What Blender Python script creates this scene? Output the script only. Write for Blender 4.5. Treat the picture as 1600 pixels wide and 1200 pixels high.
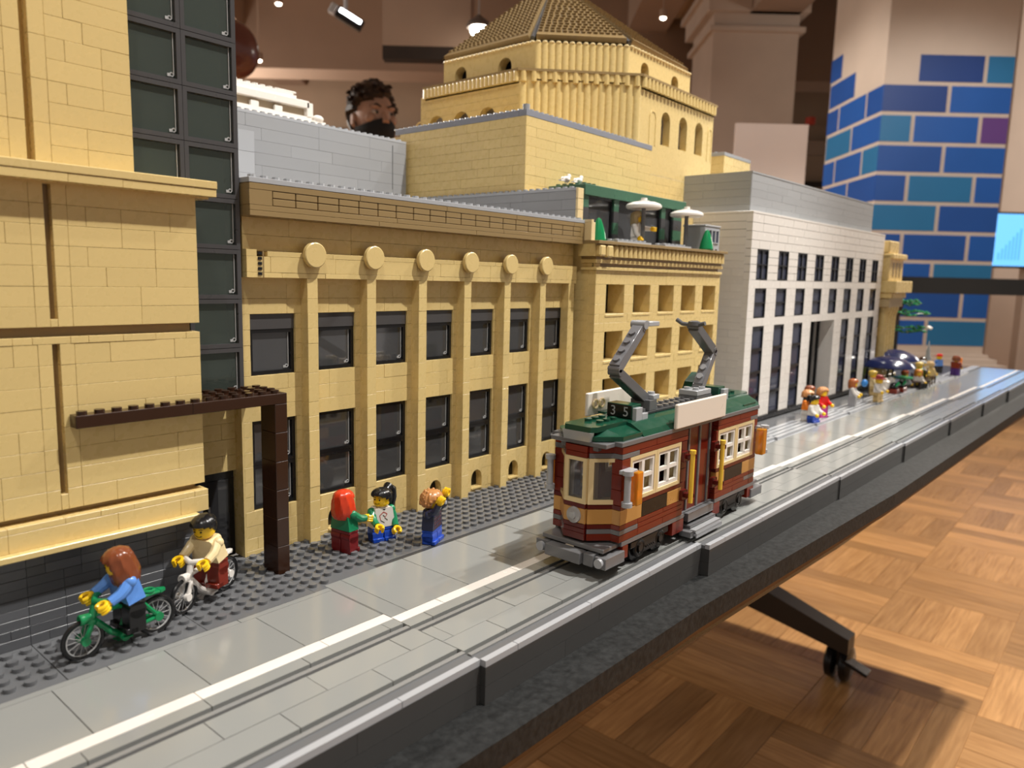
import bpy, bmesh, math, random
from mathutils import Vector, Matrix
random.seed(7)
S = 0.008                      # one stud of the brick model in metres
scene = bpy.context.scene
COL = scene.collection
for o in list(bpy.data.objects):
    bpy.data.objects.remove(o)

# ------------------------------------------------------------------ camera
cam_d = bpy.data.cameras.new('camera')
cam = bpy.data.objects.new('camera', cam_d)
COL.objects.link(cam)
cr, cu, cf = ((0.6491873, -0.760233, 0.0245286), (0.0899542, 0.1087563, 0.9899901), (0.7552908, 0.6404825, -0.1389893))
M = Matrix(((cr[0], cu[0], -cf[0], -0.286415), (cr[1], cu[1], -cf[1], -0.420846), (cr[2], cu[2], -cf[2], 0.179096), (0, 0, 0, 1)))
cam.matrix_world = M
cam_d.sensor_fit = 'HORIZONTAL'
cam_d.sensor_width = 7.6
cam_d.lens = 7.6 * 1171.453 / 1600.0
cam_d.clip_start = 0.01
cam_d.clip_end = 60
cam_d.dof.use_dof = True
cam_d.dof.focus_distance = 0.50
cam_d.dof.aperture_fstop = 2.4
scene.camera = cam

# ------------------------------------------------------------------ world, exposure, lamps
scene.view_settings.view_transform = 'Standard'
scene.view_settings.look = 'None'
scene.view_settings.gamma = 1
scene.view_settings.use_curve_mapping = False
scene.view_settings.exposure = 1.0
w = bpy.data.worlds.new('room_air')
scene.world = w
w.use_nodes = True
w.node_tree.nodes['Background'].inputs[0].default_value = (1.0, 0.92, 0.84, 1)
w.node_tree.nodes['Background'].inputs[1].default_value = 0.16


def lamp(name, loc, aim, power, color=(1, .97, .92), angle=60, blend=.5, radius=.05):
    d = bpy.data.lights.new(name, 'SPOT')
    d.energy = power
    d.color = color
    d.spot_size = math.radians(angle)
    d.spot_blend = blend
    d.shadow_soft_size = radius
    o = bpy.data.objects.new(name, d)
    COL.objects.link(o)
    o.location = loc
    o.rotation_euler = (Vector(aim) - Vector(loc)).to_track_quat('-Z', 'Y').to_euler()
    return o


KEY = 60
lamp('ceiling_or_fill_spot', (0.62, -0.98, 2.20), (0.00, 0.00, 0.14), KEY * 2.0, angle=50, radius=.022)
lamp('ceiling_or_fill_spot', (1.70, -0.68, 2.25), (0.85, 0.05, 0.15), KEY * .85, angle=50, radius=.025)
lamp('ceiling_or_fill_spot', (-0.75, -0.95, 2.25), (0.42, 0.00, 0.20), KEY * .55, angle=52, radius=.04)  # added fill from the left for the tram front and white side wall
lamp('ceiling_or_fill_spot', (0.75, 1.00, 2.35), (0.40, 0.20, 0.30), KEY * .40)
lamp('ceiling_or_fill_spot', (2.60, -0.56, 2.20), (2.60, -0.30, -0.72), KEY * 3.2, (1, .93, .82), angle=110, radius=.03)
lamp('ceiling_or_fill_spot', (3.60, -1.00, 2.40), (5.90, 0.85, 0.30), KEY * 1.6, (1, .95, .88), angle=60, radius=.15)  # added fill to brighten the front of the brick print pillar
lamp('ceiling_or_fill_spot', (3.30, 2.90, 2.40), (5.95, 1.55, 0.50), KEY * 2.2, (1, .92, .82), angle=60, radius=.15)  # added fill to brighten that pillar's left face


lamp('ceiling_or_fill_spot', (2.20, -0.25, 2.40), (3.78, 1.28, 0.85), KEY * .55, (1, .94, .88), angle=26, radius=.1)  # narrow fill added only to lift the white board


def hall_fill(loc, power, radius=.25, color=(1, .92, .82)):  # unseen point lights added out of view to lift the hall background
    d = bpy.data.lights.new('hall_fill', 'POINT')
    d.energy = power
    d.color = color
    d.shadow_soft_size = radius
    o = bpy.data.objects.new('hall_fill', d)
    COL.objects.link(o)
    o.location = loc


hall_fill((0.3, 5.2, 1.6), 95)
hall_fill((7.6, -0.9, 1.7), 50)
hall_fill((4.3, 8.6, 1.6), 110)

# ------------------------------------------------------------------ materials
MATS = {}


def plastic(name, rgb, rough=.22, var=.03, spec=.5, bump=.0):
    if name in MATS:
        return MATS[name]
    m = bpy.data.materials.new(name)
    m.use_nodes = True
    nt = m.node_tree
    p = nt.nodes['Principled BSDF']
    p.inputs['Specular IOR Level'].default_value = spec
    info = nt.nodes.new('ShaderNodeObjectInfo')
    mr = nt.nodes.new('ShaderNodeMapRange')
    mr.inputs['To Min'].default_value = 1 - var
    mr.inputs['To Max'].default_value = 1 + var
    nt.links.new(info.outputs['Random'], mr.inputs['Value'])
    hs = nt.nodes.new('ShaderNodeHueSaturation')
    hs.inputs['Color'].default_value = (*rgb, 1)
    nt.links.new(mr.outputs[0], hs.inputs['Value'])
    nt.links.new(hs.outputs[0], p.inputs['Base Color'])
    tc = nt.nodes.new('ShaderNodeTexCoord')
    no = nt.nodes.new('ShaderNodeTexNoise')
    no.inputs['Scale'].default_value = 160
    no.inputs['Detail'].default_value = 2
    nt.links.new(tc.outputs['Object'], no.inputs['Vector'])
    m2 = nt.nodes.new('ShaderNodeMapRange')
    m2.inputs['To Min'].default_value = max(.02, rough - .07)
    m2.inputs['To Max'].default_value = rough + .07
    nt.links.new(no.outputs[0], m2.inputs['Value'])
    nt.links.new(m2.outputs[0], p.inputs['Roughness'])
    MATS[name] = m
    return m


def clear(name, rgb, trans=.85, rough=.03):
    """thin clear plastic: see-through with a mirror-like sheen"""
    if name in MATS:
        return MATS[name]
    m = bpy.data.materials.new(name)
    m.use_nodes = True
    nt = m.node_tree
    nt.nodes.remove(nt.nodes['Principled BSDF'])
    out = nt.nodes['Material Output']
    tr = nt.nodes.new('ShaderNodeBsdfTransparent')
    tr.inputs[0].default_value = (*rgb, 1)
    gl = nt.nodes.new('ShaderNodeBsdfGlossy')
    gl.inputs['Roughness'].default_value = rough
    df = nt.nodes.new('ShaderNodeBsdfDiffuse')
    df.inputs[0].default_value = (*rgb, 1)
    fr = nt.nodes.new('ShaderNodeFresnel')
    fr.inputs[0].default_value = 1.55
    a = nt.nodes.new('ShaderNodeMixShader')
    a.inputs[0].default_value = trans
    nt.links.new(df.outputs[0], a.inputs[1])
    nt.links.new(tr.outputs[0], a.inputs[2])
    b = nt.nodes.new('ShaderNodeMixShader')
    nt.links.new(fr.outputs[0], b.inputs[0])
    nt.links.new(a.outputs[0], b.inputs[1])
    nt.links.new(gl.outputs[0], b.inputs[2])
    nt.links.new(b.outputs[0], out.inputs[0])
    MATS[name] = m
    return m


def matte(name, rgb, rough=.7, scale=8, amount=.12, bump=.0, stretch=None, spec=.5):
    if name in MATS:
        return MATS[name]
    m = bpy.data.materials.new(name)
    m.use_nodes = True
    nt = m.node_tree
    p = nt.nodes['Principled BSDF']
    p.inputs['Roughness'].default_value = rough
    p.inputs['Specular IOR Level'].default_value = spec
    tc = nt.nodes.new('ShaderNodeTexCoord')
    mp = nt.nodes.new('ShaderNodeMapping')
    if stretch:
        mp.inputs['Scale'].default_value = stretch
    no = nt.nodes.new('ShaderNodeTexNoise')
    no.inputs['Scale'].default_value = scale
    no.inputs['Detail'].default_value = 5
    nt.links.new(tc.outputs['Object'], mp.inputs[0])
    nt.links.new(mp.outputs[0], no.inputs['Vector'])
    r = nt.nodes.new('ShaderNodeValToRGB')
    r.color_ramp.elements[0].color = (*[c * (1 - amount) for c in rgb], 1)
    r.color_ramp.elements[1].color = (*[min(1, c * (1 + amount)) for c in rgb], 1)
    r.color_ramp.elements[0].position = .3
    r.color_ramp.elements[1].position = .7
    nt.links.new(no.outputs[0], r.inputs[0])
    nt.links.new(r.outputs[0], p.inputs['Base Color'])
    if bump:
        b = nt.nodes.new('ShaderNodeBump')
        b.inputs['Strength'].default_value = bump
        b.inputs['Distance'].default_value = .002
        nt.links.new(no.outputs[0], b.inputs['Height'])
        nt.links.new(b.outputs[0], p.inputs['Normal'])
    MATS[name] = m
    return m


def glow(name, rgb, power):
    if name in MATS:
        return MATS[name]
    m = bpy.data.materials.new(name)
    m.use_nodes = True
    p = m.node_tree.nodes['Principled BSDF']
    p.inputs['Base Color'].default_value = (*rgb, 1)
    p.inputs['Emission Color'].default_value = (*rgb, 1)
    p.inputs['Emission Strength'].default_value = power
    MATS[name] = m
    return m


TAN = plastic('tan_plastic', (.70, .525, .222), .28)
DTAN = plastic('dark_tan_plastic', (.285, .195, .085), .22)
LTAN = plastic('cream_plastic', (.78, .62, .34), .28)
WHITE = plastic('white_plastic', (.75, .71, .66), .25)
DGREY = plastic('dark_grey_plastic', (.135, .138, .145), .2)
ROADG = plastic('road_grey_plastic', (.275, .28, .268), .14)
MGREY = plastic('mid_grey_plastic', (.32, .325, .335), .22)
LGREY = plastic('light_grey_plastic', (.40, .41, .43), .22)
CHAR = plastic('charcoal_plastic', (.045, .046, .05), .3)
FRAMEG = plastic('window_frame_grey_plastic', (.062, .06, .062), .3)
BLACK = plastic('black_plastic', (.008, .008, .009), .25)
BROWN = plastic('dark_brown_plastic', (.035, .014, .007), .2)
DRED = plastic('dark_red_plastic', (.20, .022, .010), .25)
DDRED = plastic('deep_red_plastic', (.11, .010, .008), .25)
GOLD = plastic('ochre_plastic', (.55, .28, .075), .3)
DGREEN = plastic('dark_green_plastic', (.008, .062, .035), .18)
SGREEN = plastic('sand_green_plastic', (.055, .14, .085), .3)
GREEN = plastic('green_plastic', (.008, .22, .075), .2)
YEL = plastic('yellow_plastic', (.88, .52, .012), .25)
BLUE = plastic('blue_plastic', (.012, .065, .45), .25)
LBLUE = plastic('light_blue_plastic', (.11, .28, .72), .25)
RED = plastic('red_plastic', (.62, .012, .010), .25)
REDHAIR = plastic('red_hair_plastic', (.62, .045, .012), .25)
BRHAIR = plastic('reddish_brown_hair_plastic', (.20, .052, .018), .2)
NOUGAT = plastic('nougat_hair_plastic', (.50, .22, .07), .3)
NAVY = plastic('navy_plastic', (.012, .018, .07), .2)
ORANGE = plastic('orange_plastic', (.85, .22, .01), .25)
LIME = plastic('lime_plastic', (.40, .60, .03), .25)
MAG = plastic('magenta_plastic', (.50, .03, .25), .25)
PURPLE = plastic('purple_plastic', (.07, .02, .20), .25)
AMBER = clear('amber_clear_plastic', (1.0, .42, .03), .55)
GLASS = clear('clear_pane_plastic', (.80, .80, .82), .93)
GGLASS = clear('greenish_pane_plastic', (.55, .66, .58), .93)
CLEARP = clear('clear_plastic', (.9, .9, .9), .6, .08)
INNER = matte('dark_interior', (.028, .027, .027), .8)
INNERG = matte('green_dark_interior', (.075, .115, .085), .8)


# ------------------------------------------------------------------ mesh helpers (coordinates in studs)
class MB:
    def __init__(s):
        s.v, s.f, s.mi, s.sm = [], [], [], []
        s.T = None

    def add(s, vs, fs, mi=0, smooth=False):
        b = len(s.v)
        if s.T is not None:
            vs = [tuple(s.T @ Vector(p)) for p in vs]
        s.v += [tuple(p) for p in vs]
        for f in fs:
            s.f.append([b + i for i in f])
            s.mi.append(mi)
            s.sm.append(smooth)
        return s

    def box(s, x0, x1, y0, y1, z0, z1, mi=0):
        if x0 > x1: x0, x1 = x1, x0
        if y0 > y1: y0, y1 = y1, y0
        if z0 > z1: z0, z1 = z1, z0
        v = [(x0, y0, z0), (x1, y0, z0), (x1, y1, z0), (x0, y1, z0), (x0, y0, z1), (x1, y0, z1), (x1, y1, z1), (x0, y1, z1)]
        f = [(0, 3, 2, 1), (4, 5, 6, 7), (0, 1, 5, 4), (1, 2, 6, 5), (2, 3, 7, 6), (3, 0, 4, 7)]
        return s.add(v, f, mi)

    def cbox(s, x0, x1, y0, y1, z0, z1, c=.05, mi=0):
        """box with every edge chamfered"""
        xs, ys, zs = (x0, x1), (y0, y1), (z0, z1)
        vs, idx = [], {}
        for i in (0, 1):
            for j in (0, 1):
                for k in (0, 1):
                    sx, sy, sz = (1 - 2 * i) * c, (1 - 2 * j) * c, (1 - 2 * k) * c
                    P = (xs[i], ys[j], zs[k])
                    for a, q in enumerate(((P[0], P[1] + sy, P[2] + sz), (P[0] + sx, P[1], P[2] + sz), (P[0] + sx, P[1] + sy, P[2]))):
                        idx[i, j, k, a] = len(vs)
                        vs.append(q)
        fs = []
        for a in range(3):
            o = [b for b in range(3) if b != a]
            for t in (0, 1):
                q = []
                for (m, n) in ((0, 0), (1, 0), (1, 1), (0, 1)):
                    k = [0, 0, 0]; k[a] = t; k[o[0]] = m; k[o[1]] = n
                    q.append(idx[k[0], k[1], k[2], a])
                if (t == 0) != (a == 1): q.reverse()
                fs.append(q)
        for a in range(3):
            o = [b for b in range(3) if b != a]
            for m in (0, 1):
                for n in (0, 1):
                    k0 = [0, 0, 0]; k1 = [0, 0, 0]
                    k0[a], k1[a] = 0, 1
                    k0[o[0]] = k1[o[0]] = m; k0[o[1]] = k1[o[1]] = n
                    q = [idx[(*k0, o[0])], idx[(*k1, o[0])], idx[(*k1, o[1])], idx[(*k0, o[1])]]
                    fs.append(q)
        for i in (0, 1):
            for j in (0, 1):
                for k in (0, 1):
                    fs.append([idx[i, j, k, 0], idx[i, j, k, 1], idx[i, j, k, 2]])
        # fix winding by pointing outwards
        cx, cy, cz = (x0 + x1) / 2, (y0 + y1) / 2, (z0 + z1) / 2
        for f in fs:
            a, b, d = (Vector(vs[i]) for i in f[:3])
            n = (b - a).cross(d - a)
            if n.dot((a + b + d) / 3 - Vector((cx, cy, cz))) < 0: f.reverse()
        return s.add(vs, fs, mi)

    def cyl(s, p0, p1, r0, r1=None, n=12, mi=0, caps=True, smooth=True):
        r1 = r0 if r1 is None else r1
        p0, p1 = Vector(p0), Vector(p1)
        d = (p1 - p0).normalized()
        a = d.orthogonal().normalized()
        b = d.cross(a)
        vs, fs = [], []
        for k in range(n):
            t = 2 * math.pi * k / n
            q = a * math.cos(t) + b * math.sin(t)
            vs += [p0 + q * r0, p1 + q * r1]
        for k in range(n):
            i, j = 2 * k, 2 * ((k + 1) % n)
            fs.append((i, j, j + 1, i + 1))
        s.add(vs, fs, mi, smooth)
        if caps:
            s.add([vs[2 * k] for k in range(n)], [list(range(n))[::-1]], mi)
            s.add([vs[2 * k + 1] for k in range(n)], [list(range(n))], mi)
        return s

    def lathe(s, prof, c=(0, 0, 0), axis='z', n=20, mi=0, smooth=True, sy=1.0):
        """prof: list of (radius, height)"""
        vs, fs = [], []
        m = len(prof)
        for k in range(n):
            t = 2 * math.pi * k / n
            for r, h in prof:
                x, y = r * math.cos(t), r * math.sin(t) * sy
                p = {'z': (x, y, h), 'x': (h, x, y), 'y': (y, h, x)}[axis]
                vs.append((p[0] + c[0], p[1] + c[1], p[2] + c[2]))
        for k in range(n):
            k2 = (k + 1) % n
            for i in range(m - 1):
                fs.append((k * m + i, k2 * m + i, k2 * m + i + 1, k * m + i + 1))
        return s.add(vs, fs, mi, smooth)

    def prism(s, pts, axis, a, b, mi=0, smooth=False):
        """pts 2-D: axis x -> (y,z), y -> (x,z), z -> (x,y)"""
        n = len(pts)
        mk = {'x': lambda p, t: (t, p[0], p[1]), 'y': lambda p, t: (p[0], t, p[1]), 'z': lambda p, t: (p[0], p[1], t)}[axis]
        A = [mk(p, a) for p in pts]
        B = [mk(p, b) for p in pts]
        fs = [[i, (i + 1) % n, n + (i + 1) % n, n + i] for i in range(n)]
        area = sum(pts[i][0] * pts[(i + 1) % n][1] - pts[(i + 1) % n][0] * pts[i][1] for i in range(n))
        flip = (area > 0) == (b > a)
        if axis == 'y': flip = not flip
        if not flip: fs = [f[::-1] for f in fs]
        s.add(A + B, fs, mi, smooth)
        c0, c1 = list(range(n)), list(range(n))
        s.add(A, [c0[::-1] if flip else c0], mi)
        s.add(B, [c1 if flip else c1[::-1]], mi)
        return s

    def tube(s, path, r, n=8, mi=0, smooth=True):
        P = [Vector(p) for p in path]
        rs = r if isinstance(r, (list, tuple)) else [r] * len(P)
        vs, fs = [], []
        up = None
        for i, p in enumerate(P):
            d = (P[min(i + 1, len(P) - 1)] - P[max(i - 1, 0)]).normalized()
            if up is None:
                up = d.orthogonal().normalized()
            up = (up - d * up.dot(d)).normalized()
            q = d.cross(up)
            for k in range(n):
                t = 2 * math.pi * k / n
                vs.append(p + (up * math.cos(t) + q * math.sin(t)) * rs[i])
        for i in range(len(P) - 1):
            for k in range(n):
                k2 = (k + 1) % n
                fs.append((i * n + k, i * n + k2, (i + 1) * n + k2, (i + 1) * n + k))
        s.add(vs, fs, mi, smooth)
        e = (len(P) - 1) * n
        s.add([vs[k] for k in range(n)], [list(range(n))[::-1]], mi)
        s.add([vs[e + k] for k in range(n)], [list(range(n))], mi)
        return s

    def torus(s, c, axis, R, r, n=24, m=8, mi=0, a0=0, a1=2 * math.pi):
        pts = []
        full = abs(a1 - a0 - 2 * math.pi) < 1e-6
        for k in range(n + (0 if full else 1)):
            t = a0 + (a1 - a0) * k / n
            x, y = R * math.cos(t), R * math.sin(t)
            pts.append({'z': (c[0] + x, c[1] + y, c[2]), 'y': (c[0] + x, c[1], c[2] + y), 'x': (c[0], c[1] + x, c[2] + y)}[axis])
        if not full:
            return s.tube(pts, r, m, mi)
        vs, fs = [], []
        ax = {'z': Vector((0, 0, 1)), 'y': Vector((0, 1, 0)), 'x': Vector((1, 0, 0))}[axis]
        for p in pts:
            rad = (Vector(p) - Vector(c)).normalized()
            for k in range(m):
                t = 2 * math.pi * k / m
                vs.append(Vector(p) + (rad * math.cos(t) + ax * math.sin(t)) * r)
        for i in range(n):
            for k in range(m):
                fs.append((i * m + k, i * m + (k + 1) % m, ((i + 1) % n) * m + (k + 1) % m, ((i + 1) % n) * m + k))
        return s.add(vs, fs, mi, True)

    def ball(s, c, r, nu=16, nv=10, mi=0, fn=None):
        rx, ry, rz = r if isinstance(r, (tuple, list)) else (r, r, r)
        vs, fs = [], []
        for j in range(nv + 1):
            ph = math.pi * j / nv
            for i in range(nu):
                t = 2 * math.pi * i / nu
                d = (math.sin(ph) * math.cos(t), math.sin(ph) * math.sin(t), math.cos(ph))
                k = fn(d) if fn else 1
                vs.append((c[0] + rx * d[0] * k, c[1] + ry * d[1] * k, c[2] + rz * d[2] * k))
        for j in range(nv):
            for i in range(nu):
                i2 = (i + 1) % nu
                fs.append((j * nu + i, (j + 1) * nu + i, (j + 1) * nu + i2, j * nu + i2))
        return s.add(vs, fs, mi, True)

    def stud(s, x, y, z, mi=0, r=.3, h=.21, n=10):
        return s.cyl((x, y, z), (x, y, z + h), r, n=n, mi=mi)

    def mesh(s, name, mats, org=(0, 0, 0)):
        me = bpy.data.meshes.new(name)
        me.from_pydata([((p[0] - org[0]) * S, (p[1] - org[1]) * S, (p[2] - org[2]) * S) for p in s.v], [], s.f)
        for m in (mats if isinstance(mats, (list, tuple)) else [mats]):
            me.materials.append(m)
        me.polygons.foreach_set('material_index', s.mi)
        me.polygons.foreach_set('use_smooth', s.sm)
        me.update()
        if any(s.sm): me.set_sharp_from_angle(angle=.62)
        return me

    def obj(s, name, mats, parent=None, kind=None, fix=False):
        org = ORG.get(parent.name, (0, 0, 0)) if parent else (0, 0, 0)
        o = bpy.data.objects.new(name, s.mesh(name, mats, org))
        COL.objects.link(o)
        if parent:
            o.parent = parent
            ORG[o.name] = org
        if kind: o['kind'] = kind
        if fix:
            bm = bmesh.new(); bm.from_mesh(o.data)
            bmesh.ops.recalc_face_normals(bm, faces=bm.faces)
            bm.to_mesh(o.data); bm.free()
        return o


ORG = {}


def thing(name, label, cat, loc=(0, 0, 0), rz=0, group=None, local=False, tilt=0):
    """an Empty at the thing's base; parts are given in world studs unless local"""
    o = bpy.data.objects.new(name, None)
    o.empty_display_size = .01
    COL.objects.link(o)
    o.location = [c * S for c in loc]
    o.rotation_euler = (0, tilt, rz)
    o['label'] = label
    o['category'] = cat
    if group: o['group'] = group
    ORG[o.name] = (0, 0, 0) if local else tuple(loc)
    return o


def tag(o, label, cat, group=None, kind=None):
    o['label'] = label
    o['category'] = cat
    if group: o['group'] = group
    if kind: o['kind'] = kind
    return o


def structure(o, label=None, cat=None):
    o['kind'] = 'structure'
    if label: o['label'] = label
    if cat: o['category'] = cat
    return o


def copy_tree(o, loc=None, rz=None, label=None):
    c = o.copy()
    COL.objects.link(c)
    ORG[c.name] = ORG.get(o.name, (0, 0, 0))
    if loc is not None: c.location = [q * S for q in loc]
    if rz is not None: c.rotation_euler = (0, 0, rz)
    if label: c['label'] = label
    def kids(a, b):
        for ch in [x for x in a.children]:
            d = ch.copy()
            COL.objects.link(d)
            d.parent = b
            kids(ch, d)
    kids(o, c)
    return c


# ------------------------------------------------------------------ bricks
BRICK_MESH = {}
N_BRICK = {}
OVER = {}


def brick_mesh(l, d, h, mat, c=.014, g=.008):
    key = (round(l, 2), round(d, 2), round(h, 2), mat.name)
    if key not in BRICK_MESH:
        b = MB()
        x0, x1, z0, z1 = g, l - g, g, h - g
        v = [(x0, c, z0), (x1, c, z0), (x1, c, z1), (x0, c, z1), (x0 + c, 0, z0 + c), (x1 - c, 0, z0 + c), (x1 - c, 0, z1 - c), (x0 + c, 0, z1 - c),
             (x0, d, z0), (x1, d, z0), (x1, d, z1), (x0, d, z1)]
        f = [(4, 5, 6, 7), (0, 1, 5, 4), (1, 2, 6, 5), (2, 3, 7, 6), (3, 0, 4, 7), (1, 0, 8, 9), (2, 1, 9, 10), (3, 2, 10, 11), (0, 3, 11, 8), (9, 8, 11, 10)]
        b.add(v, f)
        BRICK_MESH[key] = b.mesh('brick', mat)
    return BRICK_MESH[key]


def put_brick(parent, x, y, z, l, d, h, mat, axis='x', name='brick', cap=290, jit=.012):
    """front face looks to -y (axis x) or to -x (axis y); y is then the far end of the run"""
    root = parent
    while root.parent: root = root.parent
    n = N_BRICK.get((root.name, name), 0)
    j = random.uniform(-jit, jit)
    org = ORG[parent.name]
    if n < cap:
        N_BRICK[(root.name, name)] = n + 1
        o = bpy.data.objects.new(name, brick_mesh(l, d, h, mat))
        COL.objects.link(o)
        o.parent = parent
        if axis == 'x':
            o.location = ((x - org[0]) * S, (y + j - org[1]) * S, (z - org[2]) * S)
        else:
            o.location = ((x + j - org[0]) * S, (y - org[1]) * S, (z - org[2]) * S)
            o.rotation_euler = (0, 0, -math.pi / 2)
        return o
    mb = OVER.setdefault((parent.name, name, mat.name), MB())
    g = .03
    if axis == 'x': mb.box(x + g, x + l - g, y + j, y + d, z + g, z + h - g)
    else: mb.box(x + j, x + d, y - l + g, y - g, z + g, z + h - g)


def brick_wall(parent, a0, a1, fix, z0, rows, mat, axis='x', holes=(), lens=(2, 3, 4, 4, 6, 8), depth=1.0, seed=1, name='brick', mb=None, cap=290):
    rng = random.Random(seed)
    z = z0
    for ri, h in enumerate(rows):
        iv = [(a0, a1)]
        for (h0, h1, hz0, hz1) in holes:
            if hz0 < z + h - .05 and hz1 > z + .05:
                nv = []
                for (p, q) in iv:
                    if h1 <= p or h0 >= q: nv.append((p, q)); continue
                    if h0 > p: nv.append((p, h0))
                    if h1 < q: nv.append((h1, q))
                iv = nv
        for (p, q) in iv:
            c = p
            first = True
            while q - c > .03:
                l = rng.choice(lens)
                if first and ri % 2 and q - p > 3: l = max(1, l - 2)
                first = False
                if q - c - l < .9: l = q - c
                l = min(l, q - c)
                if mb is not None:
                    g, j = .03, rng.uniform(-.012, .012)
                    if axis == 'x': mb.box(c + g, c + l - g, fix + j, fix + depth, z + g, z + h - g)
                    else: mb.box(fix + j, fix + depth, c + g, c + l - g, z + g, z + h - g)
                elif axis == 'x':
                    put_brick(parent, c, fix, z, l, depth, h, mat, 'x', name, cap)
                else:
                    put_brick(parent, fix, c + l, z, l, depth, h, mat, 'y', name, cap)
                c += l
        z += h
    return z


def flush_bricks():
    for (pn, name, mn), mb in OVER.items():
        mb.obj(name, MATS[mn], bpy.data.objects[pn], kind='stuff')
    OVER.clear()


def fill_rows(z0, z1, h=1.2):
    n = max(1, round((z1 - z0) / h))
    return [(z1 - z0) / n] * n


def window(parent, x0, x1, y, z0, z1, fm, gm, bars_x=(), bars_z=(), bw=.3, axis='x', depth=.7, clip=True, name='window', back=None):
    """a framed pane: frame part with its pane (and clear latch) as sub-parts"""
    m = MB()
    if axis == 'x': B = lambda a, b, c, d, t0, t1: m.box(a, b, y + t0, y + t1, c, d)
    else: B = lambda a, b, c, d, t0, t1: m.box(y + t0, y + t1, a, b, c, d)
    B(x0, x0 + bw, z0, z1, 0, depth); B(x1 - bw, x1, z0, z1, 0, depth)
    B(x0 + bw, x1 - bw, z0, z0 + bw, 0, depth); B(x0 + bw, x1 - bw, z1 - bw, z1, 0, depth)
    for bx in bars_x: B(bx - bw * .4, bx + bw * .4, z0 + bw, z1 - bw, .02, depth * .6)
    for bz in bars_z: B(x0 + bw, x1 - bw, bz - bw * .4, bz + bw * .4, .03, depth * .6)
    f = m.obj(name, fm, parent)
    p = MB()
    if axis == 'x': p.box(x0 + bw, x1 - bw, y + depth * .35, y + depth * .45, z0 + bw, z1 - bw)
    else: p.box(y + depth * .35, y + depth * .45, x0 + bw, x1 - bw, z0 + bw, z1 - bw)
    p.obj('pane', gm, f)
    if clip and axis == 'x':
        q = MB()
        xr, zb = x1 - bw - .28, z0 + bw + .12
        q.torus((xr, y + depth * .3, zb + .14), 'y', .12, .045, 10, 5)
        q.box(xr + .12, xr + .17, y + depth * .25, y + depth * .34, zb + .1, z1 - bw)
        q.box(xr - .3, xr - .1, y + depth * .25, y + depth * .34, zb, zb + .2)
        q.obj('latch', CLEARP, f)
    return f


def stud_rows(parent, pts, mat, name='stud_rows', r=.3, h=.21, n=8, kind='stuff'):
    m = MB()
    for (x, y, z) in pts: m.stud(x, y, z, r=r, h=h, n=n)
    return m.obj(name, mat, parent, kind=kind)
# ================================================================== the room
Fx, Fy = .7626, .6469          # direction the camera faces in plan; right of it is (Fy, -Fx)
CX, CY = -0.2864, -0.4208


def room(a, b):                # a metres ahead, b metres to the right -> plan position in studs
    return ((CX + a * Fx + b * Fy) / S, (CY + a * Fy - b * Fx) / S)


FLOOR = -90.0


def wood(name, along):
    m = bpy.data.materials.new(name)
    m.use_nodes = True
    nt = m.node_tree
    p = nt.nodes['Principled BSDF']
    tc = nt.nodes.new('ShaderNodeTexCoord')
    mp = nt.nodes.new('ShaderNodeMapping')
    mp.inputs['Scale'].default_value = (4, 60, 4) if along else (60, 4, 4)
    info = nt.nodes.new('ShaderNodeObjectInfo')
    no = nt.nodes.new('ShaderNodeTexNoise')
    no.noise_dimensions = '4D'
    no.inputs['Scale'].default_value = 2.2
    no.inputs['Detail'].default_value = 6
    no.inputs['Distortion'].default_value = .6
    mul = nt.nodes.new('ShaderNodeMath'); mul.operation = 'MULTIPLY'; mul.inputs[1].default_value = 50
    nt.links.new(info.outputs['Random'], mul.inputs[0])
    nt.links.new(mul.outputs[0], no.inputs['W'])
    nt.links.new(tc.outputs['Object'], mp.inputs[0])
    nt.links.new(mp.outputs[0], no.inputs['Vector'])
    r = nt.nodes.new('ShaderNodeValToRGB')
    r.color_ramp.elements[0].position = .25
    r.color_ramp.elements[0].color = (.36, .17, .055, 1)
    r.color_ramp.elements[1].position = .75
    r.color_ramp.elements[1].color = (.63, .345, .14, 1)
    nt.links.new(no.outputs[0], r.inputs[0])
    mr = nt.nodes.new('ShaderNodeMapRange')
    mr.inputs['To Min'].default_value = .72
    mr.inputs['To Max'].default_value = 1.22
    nt.links.new(info.outputs['Random'], mr.inputs['Value'])
    hs = nt.nodes.new('ShaderNodeHueSaturation')
    nt.links.new(mr.outputs[0], hs.inputs['Value'])
    nt.links.new(r.outputs[0], hs.inputs['Color'])
    nt.links.new(hs.outputs[0], p.inputs['Base Color'])
    p.inputs['Roughness'].default_value = .32
    return m


WOODX, WOODY = wood('parquet_oak_lengthwise', True), wood('parquet_oak_crosswise', False)

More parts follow.
